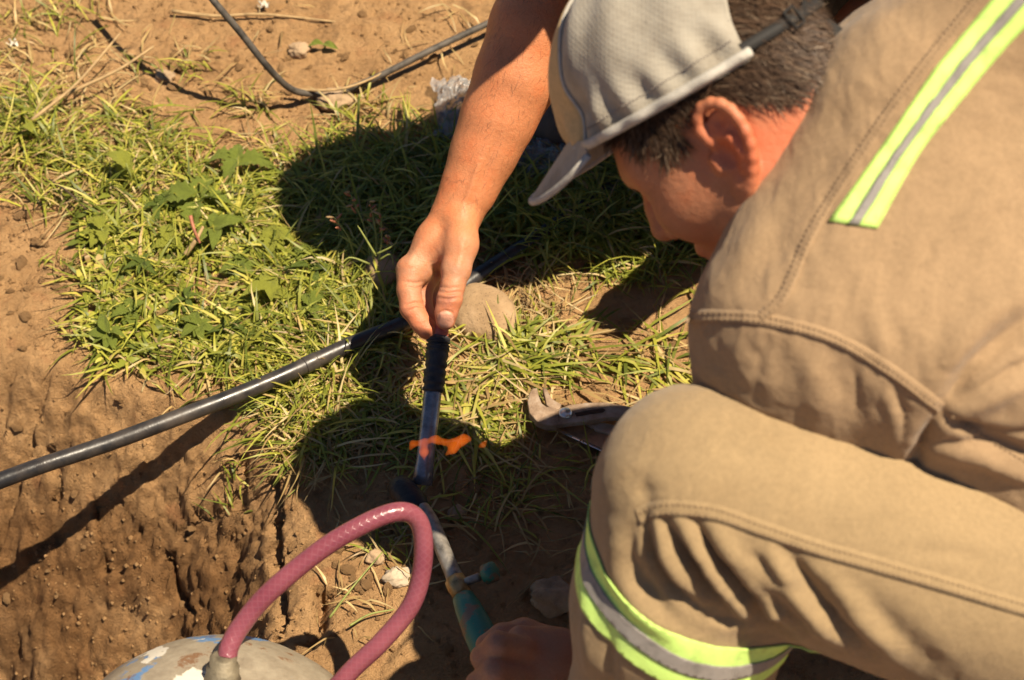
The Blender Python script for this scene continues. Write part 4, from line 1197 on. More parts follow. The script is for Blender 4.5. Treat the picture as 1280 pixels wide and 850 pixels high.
hose = make_mesh('gas_hose', V, F, HOSE); tag(hose, 'pink braided gas hose looping up from the chipped cylinder', 'hose')
cum = np.concatenate([[0], np.cumsum(np.linalg.norm(np.diff(hpath, axis=0), axis=1))])
ang = np.tile(np.arange(40) / 40 * 2 * math.pi, len(hpath)); al = np.repeat(cum, 40) * 900
set_color(hose, np.stack([7 * ang + al, 7 * ang - al, 0 * al], 1), 'braid')
# braid threads just under the skin of the hose
T_ = np.gradient(hpath, axis=0); T_ /= np.linalg.norm(T_, axis=1)[:, None]

# ------------------------------------------------------------------ flame
t = NT('flame'); t.n.remove(t.b)
em = t.n.new('ShaderNodeEmission'); em.inputs['Color'].default_value = (1.0, .17, .012, 1); em.inputs['Strength'].default_value = 26.0
t.l.new(em.outputs[0], t.out.inputs['Volume'])
FLAME = t.m
fl = Body(); dF = 1.885
fl.chain([P(513, 561, dF), P(516, 555, dF), P(528, 553, dF), P(545, 549, dF), P(556, 553, dF), P(570, 553, dF + .002), P(580, 549, dF + .003), P(586, 549, dF + .004)], [.0016, .0030, .0026, .0038, .0030, .0044, .0052, .0030], .004)
fl.chain([P(530, 553, dF), P(530, 565, dF - .002), P(530, 574, dF - .002)], [.0032, .0044, .0014], .004)
fl.chain([P(574, 554, dF), P(566, 561, dF), P(558, 568, dF)], [.0046, .0048, .0014], .004)
fl.chain([P(548, 552, dF), P(540, 548, dF)], [.0030, .0020], .003)
V, Q = fl.mesh(.0011, 1)
V = V + normals(V, Q) * (.0006 * fbm(V, 260, 2, seed=6))[:, None]
flame = empty('flame', P(530, 600, 1.90)); tag(flame, 'thin orange flame licking round the held pipe piece', 'flame')
make_mesh('tongue', V, Q, FLAME, flame)
fl = Body(); fl.chain([P(600, 558, dF), P(604, 556, dF), P(608, 551, dF)], [.0018, .0030, .0014], .002)
V, Q = fl.mesh(.0009, 1); make_mesh('spark', V, Q, FLAME, flame)

# ------------------------------------------------------------------ stones
def stone_mesh(c, r, seed, rough=.14, frame=None, n=3):
    bm = bmesh.new(); bmesh.ops.create_icosphere(bm, subdivisions=n, radius=1)
    V = np.array([v.co[:] for v in bm.verts]); F = [tuple(v.index for v in f.verts) for f in bm.faces]; bm.free()
    U = V * (1 + rough * fbm(V + seed * 3.1, 1.3, 4, .5, seed=seed))[:, None]
    U = U * (1 + .022 * fbm(V + seed, 4, 2, seed=seed + 3))[:, None]
    U = U * np.asarray(r)
    if frame is not None: U = U @ np.asarray(frame)
    return U + np.asarray(c), F
STONE = NT('sandy_stone'); t = STONE
b = t.ramp(t.noise(30, 6, .7), [(.28, (.20, .13, .07, 1)), (.5, (.31, .205, .110, 1)), (.72, (.38, .26, .15, 1))])
b = t.mix(t.ramp(t.voro(240), [(.12, .7), (.25, 0.0)]), b, (.12, .08, .05, 1))
t.set(base=b, rough=.9, spec=.2); t.bump(t.noise(90, 6, .7), .0022); STONE = t.m
GREYST = simple('dusty_brown_stone', (.33, .225, .13, 1), .9, 0, .3, 60, .002)
g1_ = G(603, 394, .006)
fr = Matrix.Rotation(math.radians(-38), 3, 'Z') @ Matrix.Rotation(math.radians(12), 3, 'X')
o = make_mesh('stone', *stone_mesh(g1_, (.049, .038, .026), 5, .10, np.array(fr).T, 5), STONE); tag(o, 'flat rounded sandy stone right under the hand holding the pipe', 'stone')
o = make_mesh('stone', *stone_mesh(G(478, 338, .008), (.022, .030, .022), 9, .16, None, 4), STONE); tag(o, 'small sandy stone in the grass left of the hand', 'stone')
for i, (px, py, r, lab) in enumerate([(497, 722, .013, 'pale whitish stone inside the pink hose loop'), (418, 128, .018, 'pale stone beside the black cable in the bare soil'), (205, 98, .011, 'grey stone under the dry stalk at upper left'),
        (690, 748, .022, 'dark stone in the shade left of the knee'), (385, 552, .007, 'tiny white pebble below the black pipe'), (375, 65, .013, 'grey pebble lying right of the cable'), (572, 642, .008, 'small stone beside the torch stem'), (470, 698, .009, 'brown stone in the crumbs inside the hose loop')]):
    c = GH.at(px, py)
    o = make_mesh('stone', *stone_mesh(c + [0, 0, r * .25], (r * 1.2, r, r * .75), 20 + i, .55, None, 4), simple('pale_stone', (.42, .33, .23, 1), .9, 0, .3, 80, .001) if i in (0, 4) else GREYST)
    tag(o, lab, 'stone')

# ------------------------------------------------------------------ pliers and blade
def slab(poly, top, th, hole=None, bevel=.0012):
    """a flat forged piece: outline in the photograph laid on the ground plane at height top"""
    bm = bmesh.new()
    pts = [G(a, b, top) for a, b in poly]
    vs = [bm.verts.new(p) for p in pts]; f = bm.faces.new(vs)
    if f.normal.z < 0: f.normal_flip()
    r = bmesh.ops.extrude_face_region(bm, geom=[f]); nv = [g for g in r['geom'] if isinstance(g, bmesh.types.BMVert)]
    bmesh.ops.translate(bm, verts=nv, vec=(0, 0, -th)) ; bmesh.ops.recalc_face_normals(bm, faces=bm.faces)
    bmesh.ops.bevel(bm, geom=[e for e in bm.edges if abs(e.verts[0].co.z - e.verts[1].co.z) < 1e-6], offset=bevel, segments=2, affect='EDGES', profile=.6)
    bm.verts.index_update()
    V = np.array([v.co[:] for v in bm.verts]); F = [tuple(v.index for v in q.verts) for q in bm.faces]; bm.free(); return V, F
Z5 = lambda L: [(640 + a / 6.07, 460 + b / 6.07) for a, b in L]
RUST = NT('rusty_steel'); t = RUST
rn_ = t.noise(34, 6, .7)
t.set(base=t.ramp(rn_, [(.28, (.13, .080, .048, 1)), (.5, (.29, .20, .13, 1)), (.7, (.40, .33, .26, 1))]), rough=t.ramp(rn_, [(.3, .8), (.7, .45)]), metal=.25); t.bump(t.noise(120, 6, .7), .0011); RUST = t.m
pl = empty('pliers', G(705, 515, 0)); tag(pl, 'rusty slip-joint pliers lying on the soil by the knee', 'pliers')
zt = .030
make_mesh('jaw', *slab(Z5([(133, 180), (118, 250), (132, 340), (188, 402), (255, 430), (330, 435), (360, 400), (360, 330), (330, 300), (262, 292), (228, 268), (205, 215), (192, 150), (160, 152)]), zt, .011), RUST, pl)
make_mesh('jaw', *slab(Z5([(232, 150), (262, 152), (282, 190), (302, 230), (335, 252), (375, 272), (352, 330), (300, 310), (262, 280), (252, 230)]), zt - .002, .010), RUST, pl)
make_mesh('slotted_arm', *slab(Z5([(345, 310), (430, 280), (560, 262), (700, 258), (860, 285), (1020, 320), (1300, 400), (1290, 470), (1000, 395), (850, 372), (720, 372), (560, 402), (430, 415), (330, 432), (345, 380)]), zt - .001, .008), RUST, pl)
make_mesh('slot', *slab(Z5([(480, 340), (560, 322), (690, 304), (708, 316), (690, 330), (560, 350), (490, 362)]), zt + .0006, .002, bevel=.0003), simple('dark_slot', (.05, .022, .01, 1), .9), pl)
make_mesh('lower_arm', *slab(Z5([(560, 420), (700, 410), (900, 470), (1250, 600), (1230, 660), (880, 540), (640, 470)]), zt - .012, .008), RUST, pl)
rv_ = G(*Z5([(405, 342)])[0], zt)
make_mesh('rivet', *lathe(rv_ - [0, 0, .002], rv_ + [0, 0, 1], [(0, .0078), (.003, .0078), (.0048, .0060), (.0056, .0032), (.0058, .0005)], 20), simple('bright_worn_steel', (.62, .60, .56, 1), .28, .9, .1, 60, .0003), pl)
bl = empty('metal_blade', G(730, 545, 0)); tag(bl, 'flat steel blade with a bright edge lying under the pliers', 'blade')
make_mesh('plate', *slab([(686, 533), (712, 530), (748, 529), (812, 548), (806, 590), (752, 562)], .0145, .0022, bevel=.0005), simple('brown_steel_plate', (.30, .18, .10, 1), .4, .5, .4, 50, .0005), bl)
make_mesh('bright_edge', *slab([(686, 534), (690, 532.5), (753, 560.5), (808, 588), (806, 591), (751, 563.5)], .0152, .0016, bevel=.0003), simple('ground_steel_edge', (.70, .70, .70, 1), .25, .95, .1, 60, .0002), bl)

# ------------------------------------------------------------------ cable, plastic
cb = [G(a, b, z) for a, b, z in [(170, -150, .25), (228, -50, .20), (268, 2, .165), (300, 40, .125), (335, 84, .075), (362, 110, .030), (388, 117, .010), (425, 114, .008), (470, 97, .018), (540, 62, .032), (612, 28, .036), (690, -10, .030), (800, -60, .02)]]
o = make_mesh('cable', *tube(spline(cb, 110), .0046, 12), simple('dusty_black_cable', (.070, .058, .045, 1), .7, 0, .5, 70, .0006)); tag(o, 'thin black cable dipping onto the bare soil at the top', 'cable')

t = NT('crumpled_clear_plastic')
t.set(base=(.40, .42, .44, 1), rough=.25, trans=.45, alpha=.6); t.bump(t.noise(60, 4), .003); PLAST = t.m  # base greyed down to carry the shade the plastic lies in
def plastic(c, rx, ry, h, seed, label):
    n = 46; u = np.linspace(-1, 1, n); U, W = np.meshgrid(u, u, indexing='ij'); p = np.stack([U.ravel(), W.ravel(), 0 * U.ravel() + seed], 1)
    r2 = 1 - np.clip((U.ravel() ** 2 + W.ravel() ** 2), 0, 1.2) / 1.2
    x = c[0] + rx * (U.ravel() * (.8 + .2 * fbm(p, 2, 2, seed=seed)) + .12 * fbm(p, 4, 3, seed=seed + 1)); y = c[1] + ry * (W.ravel() + .15 * fbm(p, 4, 3, seed=seed + 2))
    z = np.maximum(ground_z(x, y, False), -.02) + .008 + h * (.25 + .75 * r2) * (.5 + .55 * fbm(p, 3.2, 3, .6, seed=seed + 3, ridged=True)) + .006 * fbm(p, 9, 2, seed=seed + 4)
    k = np.arange(n * n).reshape(n, n); Q = np.stack([k[:-1, :-1].ravel(), k[1:, :-1].ravel(), k[1:, 1:].ravel(), k[:-1, 1:].ravel()], 1)
    o = make_mesh('plastic_bag', np.stack([x, y, z], 1), Q, PLAST, smooth=False); tag(o, label, 'plastic bag'); return o
plastic(G(578, 150), .045, .055, .035, 3, 'crumpled clear plastic left of the reaching forearm')
plastic(G(690, 205), .060, .045, .030, 6, 'crumpled clear plastic in the shade behind the cap brim')
# ------------------------------------------------------------------ loose soil
CLODM = [stone_mesh((0, 0, 0), (1, .85, .62), 60 + i, .75, None, 2) for i in range(7)]
clod_data = []
for V, F in CLODM:
    o = make_mesh('clod', V, F, SOIL, smooth=False); clod_data.append(o.data); bpy.data.objects.remove(o)
rr = random.Random(5)
spots = []
def scatter(n, x0, x1, y0, y1, s0, s1):
    for _ in range(n): spots.append((rr.uniform(x0, x1), rr.uniform(y0, y1), s0 + (s1 - s0) * rr.random() ** 2.2))
scatter(46, 420, 560, 640, 740, .004, .011); scatter(40, 0, 620, 0, 110, .004, .010); scatter(26, 0, 110, 240, 440, .004, .011); scatter(26, 0, 400, 480, 850, .003, .008)
scatter(26, 560, 720, 600, 850, .004, .012); scatter(20, 640, 860, 330, 500, .003, .008); scatter(18, 380, 600, 740, 850, .002, .006); scatter(22, 180, 500, 60, 220, .003, .010)
for px, py, s in spots:
    c = GH.at(px, py); o = bpy.data.objects.new('clod', rr.choice(clod_data)); link(o, ground)
    o.location = c + np.array([0, 0, s * .25]); o.scale = (s, s * rr.uniform(.7, 1.1), s * rr.uniform(.7, 1.0)); o.rotation_euler = (rr.uniform(-.5, .5), rr.uniform(-.5, .5), rr.uniform(0, 6.3))
# finer crumbs, too small to pick apart
N = 22000
core = np.where((GV[:, 0] > -.80) & (GV[:, 0] < .42) & (GV[:, 1] > .72) & (GV[:, 1] < 2.3))[0]
wgt = .25 + smooth01(-.1, .35, fbm(GV[core], 8, 3, .6, seed=301)); ci = core[RNG.choice(len(core), N, p=wgt / wgt.sum())]
cx, cy, cz = (GV[ci] + RNG.normal(0, .0015, (N, 3)) * [1, 1, 0]).T; cs = .0006 + .0030 * RNG.random(N) ** 4
octa = np.array([[1, 0, 0], [-1, 0, 0], [0, 1, 0], [0, -1, 0], [0, 0, 1], [0, 0, -1]], float); of = np.array([[0, 2, 4], [2, 1, 4], [1, 3, 4], [3, 0, 4], [2, 0, 5], [1, 2, 5], [3, 1, 5], [0, 3, 5]])
V = (octa[None] * (1 + .5 * RNG.uniform(-1, 1, (N, 6, 1)))) * cs[:, None, None] + np.stack([cx, cy, cz + cs * .3], 1)[:, None, :]
o = make_mesh('soil_crumbs', V.reshape(-1, 3), (of[None] + 6 * np.arange(N)[:, None, None]).reshape(-1, 3), SOIL, smooth=False)
tag(o, 'small loose crumbs of brown soil scattered over the ground', 'soil', kind='stuff')

# ------------------------------------------------------------------ grass
def inpoly(x, y, poly):
    r = np.zeros(len(x), bool); n = len(poly)
    for i in range(n):
        (ax, ay), (bx, by) = poly[i], poly[(i + 1) % n]
        c = ((ay > y) != (by > y)) & (x < (bx - ax) * (y - ay) / (by - ay + 1e-9) + ax); r ^= c
    return r
def zone_points(poly, n, thr, jitter=14, seed=0, freq=14):
    xs = [p[0] for p in poly]; ys = [p[1] for p in poly]
    m = int(n * 6) + 200
    cs = np.array([G(a, b)[:2] for a, b in poly]); lo, hi = cs.min(0), cs.max(0)
    x = RNG.uniform(lo[0] - .05, hi[0] + .05, m); y = RNG.uniform(lo[1] - .05, hi[1] + .05, m)
    p = np.stack([x, y, np.zeros(m)], 1); px, py, _ = proj(p)
    ok = inpoly(px + RNG.normal(0, jitter, m), py + RNG.normal(0, jitter, m), poly)
    nz = fbm(p, freq, 3, .6, seed=200 + seed); ok &= nz > thr + .15 * RNG.normal(0, 1, m)
    i = np.where(ok)[0][:n]; return x[i], y[i]

class Blades:
    def __init__(s): s.V, s.F, s.C, s.n = [], [], [], 0
    def add(s, x, y, az, ln, wd, pitch, bend, col, lift=0.0, K=6):
        """arching ribbons: root, heading, length, width, first slope, how much they droop"""
        n = len(x); z = ground_z(x, y, False) + lift
        pos = np.stack([x, y, z], 1); V = []
        h = np.stack([np.cos(az), np.sin(az), 0 * az], 1); sd = np.stack([-np.sin(az), np.cos(az), 0 * az], 1)
        twist = RNG.normal(0, .5, n); curl = RNG.normal(0, .45, n); floor = z + .002 + .010 * RNG.random(n)
        for k in range(K):
            t = k / (K - 1); w = wd * (1 - t ** 2.2) * (.55 + .9 * min(t * 3, .5)) if k < K - 1 else 0 * wd
            a = curl * t; side = sd * np.cos(twist * t)[:, None] + np.stack([0 * az, 0 * az, np.sin(twist * t)], 1)
            if k == K - 1: V.append(pos[:, None, :])
            else: V.append(np.stack([pos - side * w[:, None] * .5, pos + side * w[:, None] * .5], 1))
            if k < K - 1:
                an = pitch - bend * (t + .5 / K); hd = h * np.cos(a)[:, None] + sd * np.sin(a)[:, None]
                pos = pos + (hd * np.cos(an)[:, None] + np.array([0, 0, 1.0]) * np.sin(an)[:, None]) * (ln / (K - 1))[:, None]
                pos[:, 2] = np.maximum(pos[:, 2], floor)
        V = np.concatenate(V, 1); m = V.shape[1]; b0 = s.n + m * np.arange(n)[:, None]
        q = np.array([[2 * k, 2 * k + 1, 2 * k + 3, 2 * k + 2] for k in range(K - 2)])
        s.F.append(np.concatenate([(b0[:, :, None] + q[None]).reshape(-1, 4), np.stack([b0[:, 0] + m - 3, b0[:, 0] + m - 2, b0[:, 0] + m - 1, b0[:, 0] + m - 1], 1)[:0]]))
        tip = np.stack([b0[:, 0] + m - 3, b0[:, 0] + m - 2, b0[:, 0] + m - 1], 1); s.tips = getattr(s, 'tips', []) + [tip]
        s.V.append(V.reshape(-1, 3)); s.C.append(np.repeat(col, m, 0)); s.n += n * m
    def build(s, name, mat):
        V = np.concatenate(s.V); Q = np.concatenate(s.F); T = np.concatenate(s.tips)
        T4 = np.concatenate([Q[:, [0, 1, 2]], Q[:, [0, 2, 3]], T])
        o = make_mesh(name, V, T4, mat); set_color(o, np.concatenate(s.C)); return o

t = NT('grass_blade')
c = t.attr('Col'); v = t.noise(90, 4)
base = t.mix(t.ramp(v, [(.3, 0.0), (.75, .45)]), c, t.mix(1.0, c, (1.25, 1.15, .7, 1), 'MULTIPLY'))
t.set(base=base, rough=.48, spec=.35)
tl = t.n.new('ShaderNodeBsdfTranslucent'); t.l.new(t.mix(1.0, base, (1.1, 1.15, .45, 1), 'MULTIPLY'), tl.inputs[0])
mx = t.n.new('ShaderNodeMixShader'); mx.inputs[0].default_value = .28; t.l.new(t.b.outputs[0], mx.inputs[1]); t.l.new(tl.outputs[0], mx.inputs[2]); t.l.new(mx.outputs[0], t.out.inputs[0])
BLADE = t.m
GREENS = np.array([[.17, .19, .026], [.23, .245, .034], [.33, .33, .050], [.11, .135, .020], [.42, .38, .080], [.20, .22, .030]])
STRAWS = np.array([[.42, .31, .14], [.36, .25, .11], [.48, .38, .20], [.30, .20, .09]])
def cols(n, greens, dry):
    g = GREENS[RNG.integers(0, len(GREENS), n)] if greens else STRAWS[RNG.integers(0, len(STRAWS), n)]
    d = RNG.random(n) < dry; g = np.where(d[:, None], STRAWS[RNG.integers(0, len(STRAWS), n)], g)
    return g * RNG.uniform(.75, 1.2, (n, 1))
def tufts(B, poly, clumps, per, thr, ln, wd, seed, dry=.08, pitch=(.25, 1.15), jitter=14, spread=.012, greens=True):
    x, y = zone_points(poly, clumps, thr, jitter, seed)
    n = len(x); k = RNG.poisson(per, n) + 1
    X = np.repeat(x, k); Y = np.repeat(y, k); m = len(X); lead = np.repeat(RNG.uniform(0, 2 * math.pi, n), k)
    az = np.where(RNG.random(m) < .55, lead + RNG.normal(0, .7, m), RNG.uniform(0, 2 * math.pi, m))
    X = X + spread * RNG.normal(0, 1, m); Y = Y + spread * RNG.normal(0, 1, m)
    B.add(X, Y, az, RNG.uniform(ln[0], ln[1], m) * RNG.uniform(.6, 1.15, m), RNG.uniform(wd[0], wd[1], m), RNG.uniform(*pitch, m), RNG.uniform(.5, 1.9, m), cols(m, greens, dry))

B = Blades()
ZA = [(-40, 70), (60, 75), (150, 120), (215, 180), (330, 230), (480, 300), (500, 330), (470, 420), (390, 452), (300, 470), (200, 470), (125, 450), (110, 330), (80, 250), (30, 225), (-40, 225)]
tufts(B, ZA, 240, 7, .14, (.035, .085), (.0022, .0042), 1)
tufts(B, [(110, 250), (330, 240), (490, 320), (470, 420), (300, 465), (130, 450)], 290, 9, -.10, (.030, .085), (.0020, .0050), 2)
tufts(B, [(110, 240), (330, 240), (480, 320), (460, 410), (300, 455), (130, 450)], 520, 5, -.30, (.012, .032), (.0050, .0110), 31, .06, (.1, .9))
tufts(B, [(-40, 80), (120, 110), (230, 190), (110, 240), (-40, 215)], 75, 7, .10, (.04, .09), (.0020, .0040), 3)
tufts(B, [(330, 235), (470, 190), (600, 180), (700, 210), (880, 180), (890, 330), (760, 320), (620, 300), (480, 310)], 330, 9, -.35, (.05, .11), (.0024, .0046), 4)
tufts(B, [(440, 430), (560, 395), (640, 425), (690, 425), (670, 480), (630, 515), (590, 540), (540, 520), (430, 560), (395, 520)], 95, 7, .02, (.045, .10), (.0026, .0052), 5, .12, (.1, .8))
tufts(B, [(640, 425), (870, 420), (870, 500), (760, 505), (680, 520)], 17, 5, -.2, (.06, .13), (.0030, .0052), 6, .15, (.05, .5), 10, .02)
tufts(B, [(690, 320), (800, 315), (810, 360), (700, 350)], 22, 8, -.5, (.03, .07), (.0022, .004), 7, .1)
tufts(B, [(345, 470), (420, 470), (440, 520), (400, 570), (350, 560)], 46, 7, -.4, (.05, .10), (.002, .004), 8, .35)
tufts(B, [(410, 510), (640, 510), (690, 570), (640, 640), (450, 640)], 40, 5, -.05, (.05, .10), (.0020, .0036), 9, .3, (.05, .6))
tufts(B, [(430, 640), (520, 640), (520, 720), (440, 720)], 6, 5, -.2, (.02, .05), (.0018, .003), 10, .3)
tufts(B, [(-40, 0), (120, 0), (110, 70), (-40, 60)], 14, 7, -.1, (.03, .08), (.0018, .0032), 11, .5)
tufts(B, [(180, 60), (330, 140), (420, 200), (330, 230), (200, 180)], 24, 6, 0, (.03, .07), (.0018, .0032), 12, .35)
tufts(B, [(430, 120), (520, 90), (560, 140), (450, 190)], 14, 5, -.3, (.03, .09), (.0018, .0036), 13, .5)
tufts(B, [(270, 540), (340, 540), (330, 600), (280, 600)], 5, 5, -.4, (.02, .05), (.002, .003), 14, .2)
tufts(B, [(60, 300), (120, 300), (110, 400), (60, 400)], 5, 5, -.3, (.02, .05), (.0018, .003), 15, .2)
tufts(B, [(600, 560), (760, 560), (760, 680), (600, 660)], 12, 4, -.2, (.03, .08), (.0018, .003), 16, .4)
tufts(B, [(330, 455), (470, 405), (500, 430), (400, 480), (340, 505)], 60, 7, -.6, (.05, .09), (.0022, .0040), 33, .2, (.4, 1.2), 6)
grass = B.build('grass', BLADE); tag(grass, 'matted green grass growing along the trench and around the stone', 'grass', kind='stuff')

B = Blades()
def straw(poly, n, ln, seed, thr=-.5):
    x, y = zone_points(poly, n, thr, 18, seed, 9); m = len(x)
    B.add(x, y, RNG.uniform(0, 6.28, m), RNG.uniform(*ln, m), RNG.uniform(.0010, .0030, m), RNG.uniform(-.1, .25, m), RNG.uniform(-.2, .5, m), cols(m, False, 0), .003)
straw([(400, 430), (640, 420), (700, 430), (680, 530), (560, 560), (420, 560), (380, 520)], 200, (.03, .11), 21); straw([(680, 430), (870, 425), (870, 505), (690, 530)], 45, (.03, .12), 28)
straw(ZA, 700, (.02, .08), 22); straw([(600, 320), (700, 330), (690, 400), (650, 400)], 90, (.02, .06), 23)
straw([(380, 500), (440, 500), (420, 600), (350, 580)], 130, (.03, .08), 24); straw([(-40, 0), (620, 0), (600, 110), (300, 220), (-40, 80)], 110, (.015, .07), 25, -.1)
straw([(420, 640), (560, 640), (540, 760), (400, 800)], 40, (.02, .06), 26); straw([(560, 560), (760, 560), (740, 700), (560, 690)], 60, (.02, .07), 27)
dry = B.build('dry_straw', BLADE); tag(dry, 'dry straw-coloured blades lying flat among the grass and soil', 'straw', kind='stuff')

# ------------------------------------------------------------------ broad-leaved weeds
def leaf_mat(name, c):
    t = NT(name); n = t.noise(120, 5)
    b = t.ramp(n, [(.3, tuple(x * .72 for x in c[:3]) + (1,)), (.6, c), (.8, tuple(min(1, x * 1.2) for x in c[:3]) + (1,))])
    t.set(base=b, rough=.5, spec=.35); t.bump(t.voro(300, 'F1'), .0008)
    tl = t.n.new('ShaderNodeBsdfTranslucent'); t.l.new(b, tl.inputs[0]); mx = t.n.new('ShaderNodeMixShader'); mx.inputs[0].default_value = .25
    t.l.new(t.b.outputs[0], mx.inputs[1]); t.l.new(tl.outputs[0], mx.inputs[2]); t.l.new(mx.outputs[0], t.out.inputs[0]); return t.m
LEAFG = leaf_mat('weed_leaf_green', (.27, .33, .055, 1)); LEAFY = leaf_mat('weed_leaf_yellow_green', (.42, .44, .065, 1)); LEAFD = leaf_mat('weed_leaf_dark_green', (.17, .23, .04, 1))
STEMR = simple('reddish_stem', (.34, .12, .06, 1), .6, 0, .3, 120, .0003); STEMG = simple('green_stem', (.20, .22, .05, 1), .6, 0, .3, 120, .0003); STEMD = simple('dry_stem', (.36, .24, .11, 1), .8, 0, .3, 90, .0006)
def leaf_data(toothed, wid, seed):
    nl, nw = 16, 4; V, F = [], []; r = random.Random(seed)
    for i in range(nl + 1):
        t = i / nl; w = wid * math.sin(math.pi * min(1, t * .97 + .02)) ** .75 * (1 - .45 * t)
        if toothed: w *= (1 + .28 * (1 if i % 3 == 1 else -.35))
        for j in range(-nw, nw + 1):
            s = j / nw; V.append((t * (1 + (.02 if toothed else 0) * abs(s)), s * w, .50 * abs(s) * w + .16 * math.sin(t * 3.0) - .22 * t * t + .03 * math.sin(9 * t + 4 * s + seed)))
    k = 2 * nw + 1
    F = [(i * k + j, (i + 1) * k + j, (i + 1) * k + j + 1, i * k + j + 1) for i in range(nl) for j in range(k - 1)]
    o = make_mesh('leaf', np.array(V), F, None); d = o.data; bpy.data.objects.remove(o); return d
LEAVES = {}
for key, (tooth, wd, m) in {'t': (True, .36, LEAFG), 'o': (False, .30, LEAFG), 'y': (False, .40, LEAFY), 'd': (False, .22, LEAFD), 'ty': (True, .42, LEAFY)}.items():
    LEAVES[key] = []
    for i in range(3): d = leaf_data(tooth, wd, i * 7 + 1); d.materials.append(m); LEAVES[key].append(d)
def weed(px, py, kind, n, size, label, hgt=.03, group=None, seed=0, az0=None):
    c = GH.at(px, py); r = random.Random(seed + int(px)); o = empty('broadleaf_weed', c); tag(o, label, 'weed', group)
    V, F = tube([c, c + [.002, .001, hgt * .5], c + [0, 0, hgt]], [.0016, .0014, .0009], 6); make_mesh('stem', V, F, STEMG, o)
    for i in range(n):
        a = (az0 if az0 is not None else 0) + 2 * math.pi * i / n + r.uniform(-.4, .4) if az0 is None or n > 2 else az0 + r.uniform(-.3, .3)
        lf = bpy.data.objects.new('leaf', r.choice(LEAVES[kind])); link(lf, o); s = size * r.uniform(.75, 1.2)
        lf.location = (0, 0, hgt * r.uniform(.45, 1.0)); lf.scale = (s, s, s); lf.rotation_euler = (r.uniform(-.35, .35), r.uniform(-.35, .15), a)
    return o
weed(300, 222, 't', 4, .040, 'weed with broad toothed leaves beside the shadow edge on the bare soil', .035)
weed(342, 383, 'y', 4, .036, 'bright yellow-green weed standing out in the grass above the black pipe', .045)
weed(165, 236, 'ty', 2, .032, 'single yellowish leaf pair above the grass near the left soil slope', .045, az0=2.2)
weed(250, 262, 't', 4, .042, 'weed with toothed green leaves by the reddish stick in the grass', .03)
weed(48, 182, 'y', 1, .026, 'lone bright yellow leaf in the grass at the left edge', .03, az0=2.6)
weed(270, 305, 'o', 5, .036, 'oval-leaved weed below the reddish stick', .03)
weed(405, 62, 'o', 2, .02, 'tiny green sprout on the bare soil above the cable', .01)
for i, (px, py) in enumerate([(215, 315), (180, 345), (300, 345), (235, 385), (290, 425), (165, 400), (140, 430), (380, 335), (200, 270), (345, 310), (250, 420), (320, 410), (130, 300), (390, 395)]):
    weed(px, py, random.Random(i).choice(['o', 'd', 't', 'ty']), 7, .024, 'small low green weed nearly hidden in the matted grass', .022, 'small weeds hidden in the matted grass', i)
for i, (px, py) in enumerate([(392, 350), (560, 230), (850, 235), (760, 265), (640, 280)]):
    weed(px, py, 'd', 4, .030, 'dark weed growing in the deep shade around the two men', .022, 'weeds in the deep shade', i)
# reddish stick, dry stalks
def stalk(name, label, pts, r, mat, cat):
    p = [G(a, b, z) for a, b, z in pts]; o = make_mesh(name, *tube(spline(p, 24), np.linspace(r, r * .55, 25), 8), mat); tag(o, label, cat)
stalk('dry_stalk', 'thick dry stalk leaning over the grass at upper left', [(62, 128, .01), (100, 110, .025), (150, 86, .04), (192, 58, .05)], .0030, STEMD, 'stalk')
stalk('dry_stalk', 'pale flattened stalk crossing the left part of the grass', [(40, 150, .02), (95, 105, .035), (150, 42, .04)], .0026, STEMD, 'stalk')
stalk('dry_stalk', 'dry stalk end sticking out of the weeds near the reddish stick', [(232, 318, .015), (245, 300, .03), (254, 283, .04)], .0034, STEMD, 'stalk')
stalk('red_stick', 'short reddish stick in the grass', [(238, 270, .05), (243, 288, .042), (250, 304, .03)], .0026, STEMR, 'stick')
stalk('twig', 'thin dark twig by the sole weed on the left slope', [(62, 225, .01), (85, 240, .03), (108, 262, .02)], .0016, simple('dark_twig', (.06, .035, .02, 1), .8), 'twig')
stalk('twig', 'long thin dry twig on the soil along the top edge', [(215, 14, .008), (270, 20, .01), (330, 18, .012), (425, 28, .006)], .0028, STEMD, 'twig')
stalk('grass_stalk', 'yellow-green stalk lying across the crumbs inside the hose loop', [(412, 772, .006), (440, 735, .02), (478, 690, .02)], .0014, STEMG, 'stalk')
stalk('grass_stalk', 'short yellowish stalk on the bare soil below the hose loop', [(437, 782, .006), (462, 768, .008), (492, 762, .006)], .0014, STEMG, 'stalk')
stalk('grass_stalk', 'yellow grass stalk curling along the black cable', [(360, 112, .012), (420, 112, .022), (465, 98, .022), (490, 82, .024)], .0022, STEMD, 'stalk')
stalk('grass_stalk', 'single upright grass stalk at the edge of the helper shadow', [(445, 200, .005), (447, 160, .03), (449, 118, .075)], .0028, STEMG, 'stalk')
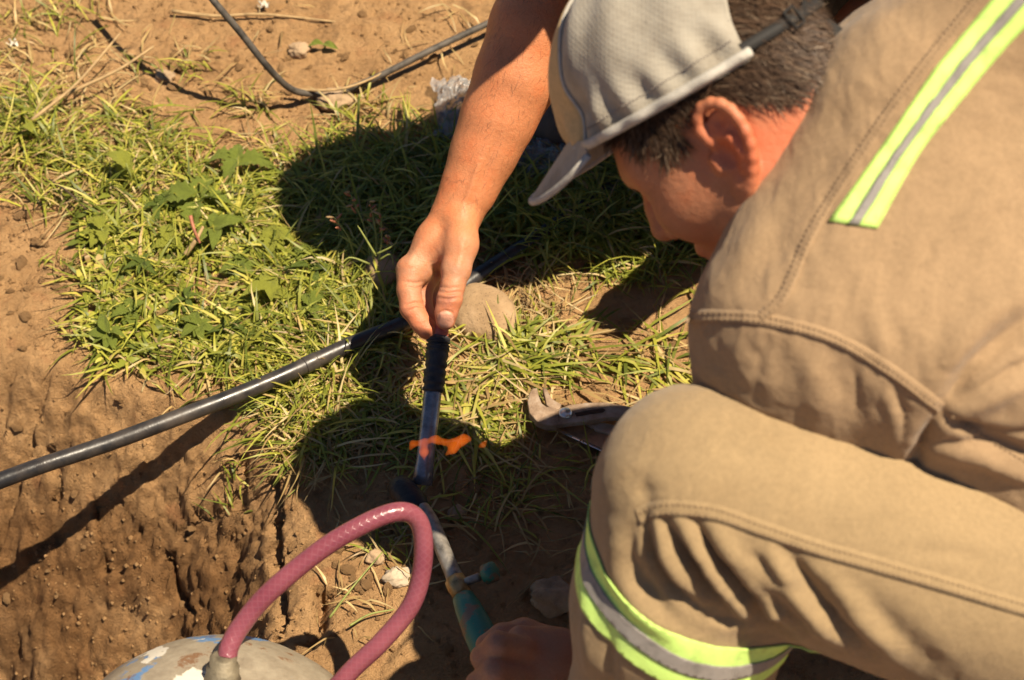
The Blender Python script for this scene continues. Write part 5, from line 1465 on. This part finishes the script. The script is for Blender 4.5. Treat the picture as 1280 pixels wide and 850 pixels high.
# sedge with reddish seed heads
sd = empty('seeding_sedge', G(468, 345, 0)); tag(sd, 'upright sedge with small reddish seed heads left of the hand', 'plant')
rs = random.Random(4)
for tip, base in (((437, 240), (466, 335)), ((462, 252), (470, 340)), ((476, 268), (470, 345)), ((418, 272), (446, 330)), ((488, 296), (472, 330))):
    hgt = .10 if tip[1] < 260 else .075
    a, b = G(*base, .01), P(*tip, proj(G(*base, 0))[2] - .05); mid = (a + b) / 2 + np.array([.004, 0, .006])
    make_mesh('stem', *tube(spline([a, mid, b], 10), np.linspace(.0013, .0007, 11), 6), STEMG, sd)
    for k in range(6):
        p = b + (a - b) * k * .055; u = unit([rs.uniform(-1, 1), rs.uniform(-.6, .6), rs.uniform(.1, .9)]); L = rs.uniform(.007, .012)
        make_mesh('seed_head', *tube([p, p + u * L * .35, p + u * L * .75, p + u * L], [.0006, .0016, .0014, .0003], 6), STEMR if k % 3 else STEMD, sd)
for a, b, c in (((470, 320), (452, 290), (447, 282)), ((470, 318), (490, 308), (496, 300)), ((462, 330), (440, 322), (428, 326)), ((474, 325), (488, 318), (492, 332))):
    pa_, pb_, pc_ = P(*a, 2.10), P(*b, 2.09), P(*c, 2.09)
    make_mesh('bract', *tube(spline([pa_, pb_, pc_], 8), np.linspace(.0016, .0004, 9), 5), STEMG, sd)
# curly dry root tuft beside the flat stone
tf_ = []
rs = random.Random(8); cc = G(655, 372, 0)
for k in range(150):
    p = cc + [rs.gauss(0, .016), rs.gauss(0, .022), .002]; L = rs.uniform(.015, .045); a = rs.uniform(0, 6.28); pts = [np.array(p)]
    for j in range(4):
        a += rs.uniform(-.9, .9); pts.append(pts[-1] + np.array([math.cos(a), math.sin(a), rs.uniform(-.2, .9)]) * L / 4)
    pts = [np.array([q[0], q[1], max(q[2], .003)]) for q in pts]
    tf_.append(tube(spline(pts, 6), np.linspace(.0009, .0005, 7), 4, False))
o = make_mesh('dry_root_tuft', *merge(*tf_), STEMD); tag(o, 'curly tuft of dry brown roots right of the flat stone', 'dry tuft', kind='stuff')
# pale scraps
for i, (px, py, lab) in enumerate([(222, 248, 'small white scrap in the grass above the reddish stick'), (18, 60, 'white scrap in the grass at the top left corner'), (330, 12, 'tiny white scrap on the soil beside the cable')]):
    c = GH.at(px, py); n = 6; V = [c + [(.006) * (a / n * 2 - 1) * (1 + .3 * math.sin(b + i))  , .005 * (b / n * 2 - 1), .010 + .004 * math.sin(a * 1.7 + b * 1.1 + i)] for a in range(n + 1) for b in range(n + 1)]
    F = [(a * (n + 1) + b, (a + 1) * (n + 1) + b, (a + 1) * (n + 1) + b + 1, a * (n + 1) + b + 1) for a in range(n) for b in range(n)]
    o = make_mesh('paper_scrap', np.array(V), F, simple('dirty_white_paper', (.52, .48, .40, 1), .8, 0, .3, 90)); tag(o, lab, 'scrap')
    md = o.modifiers.new('thickness', 'SOLIDIFY'); md.thickness = .0006
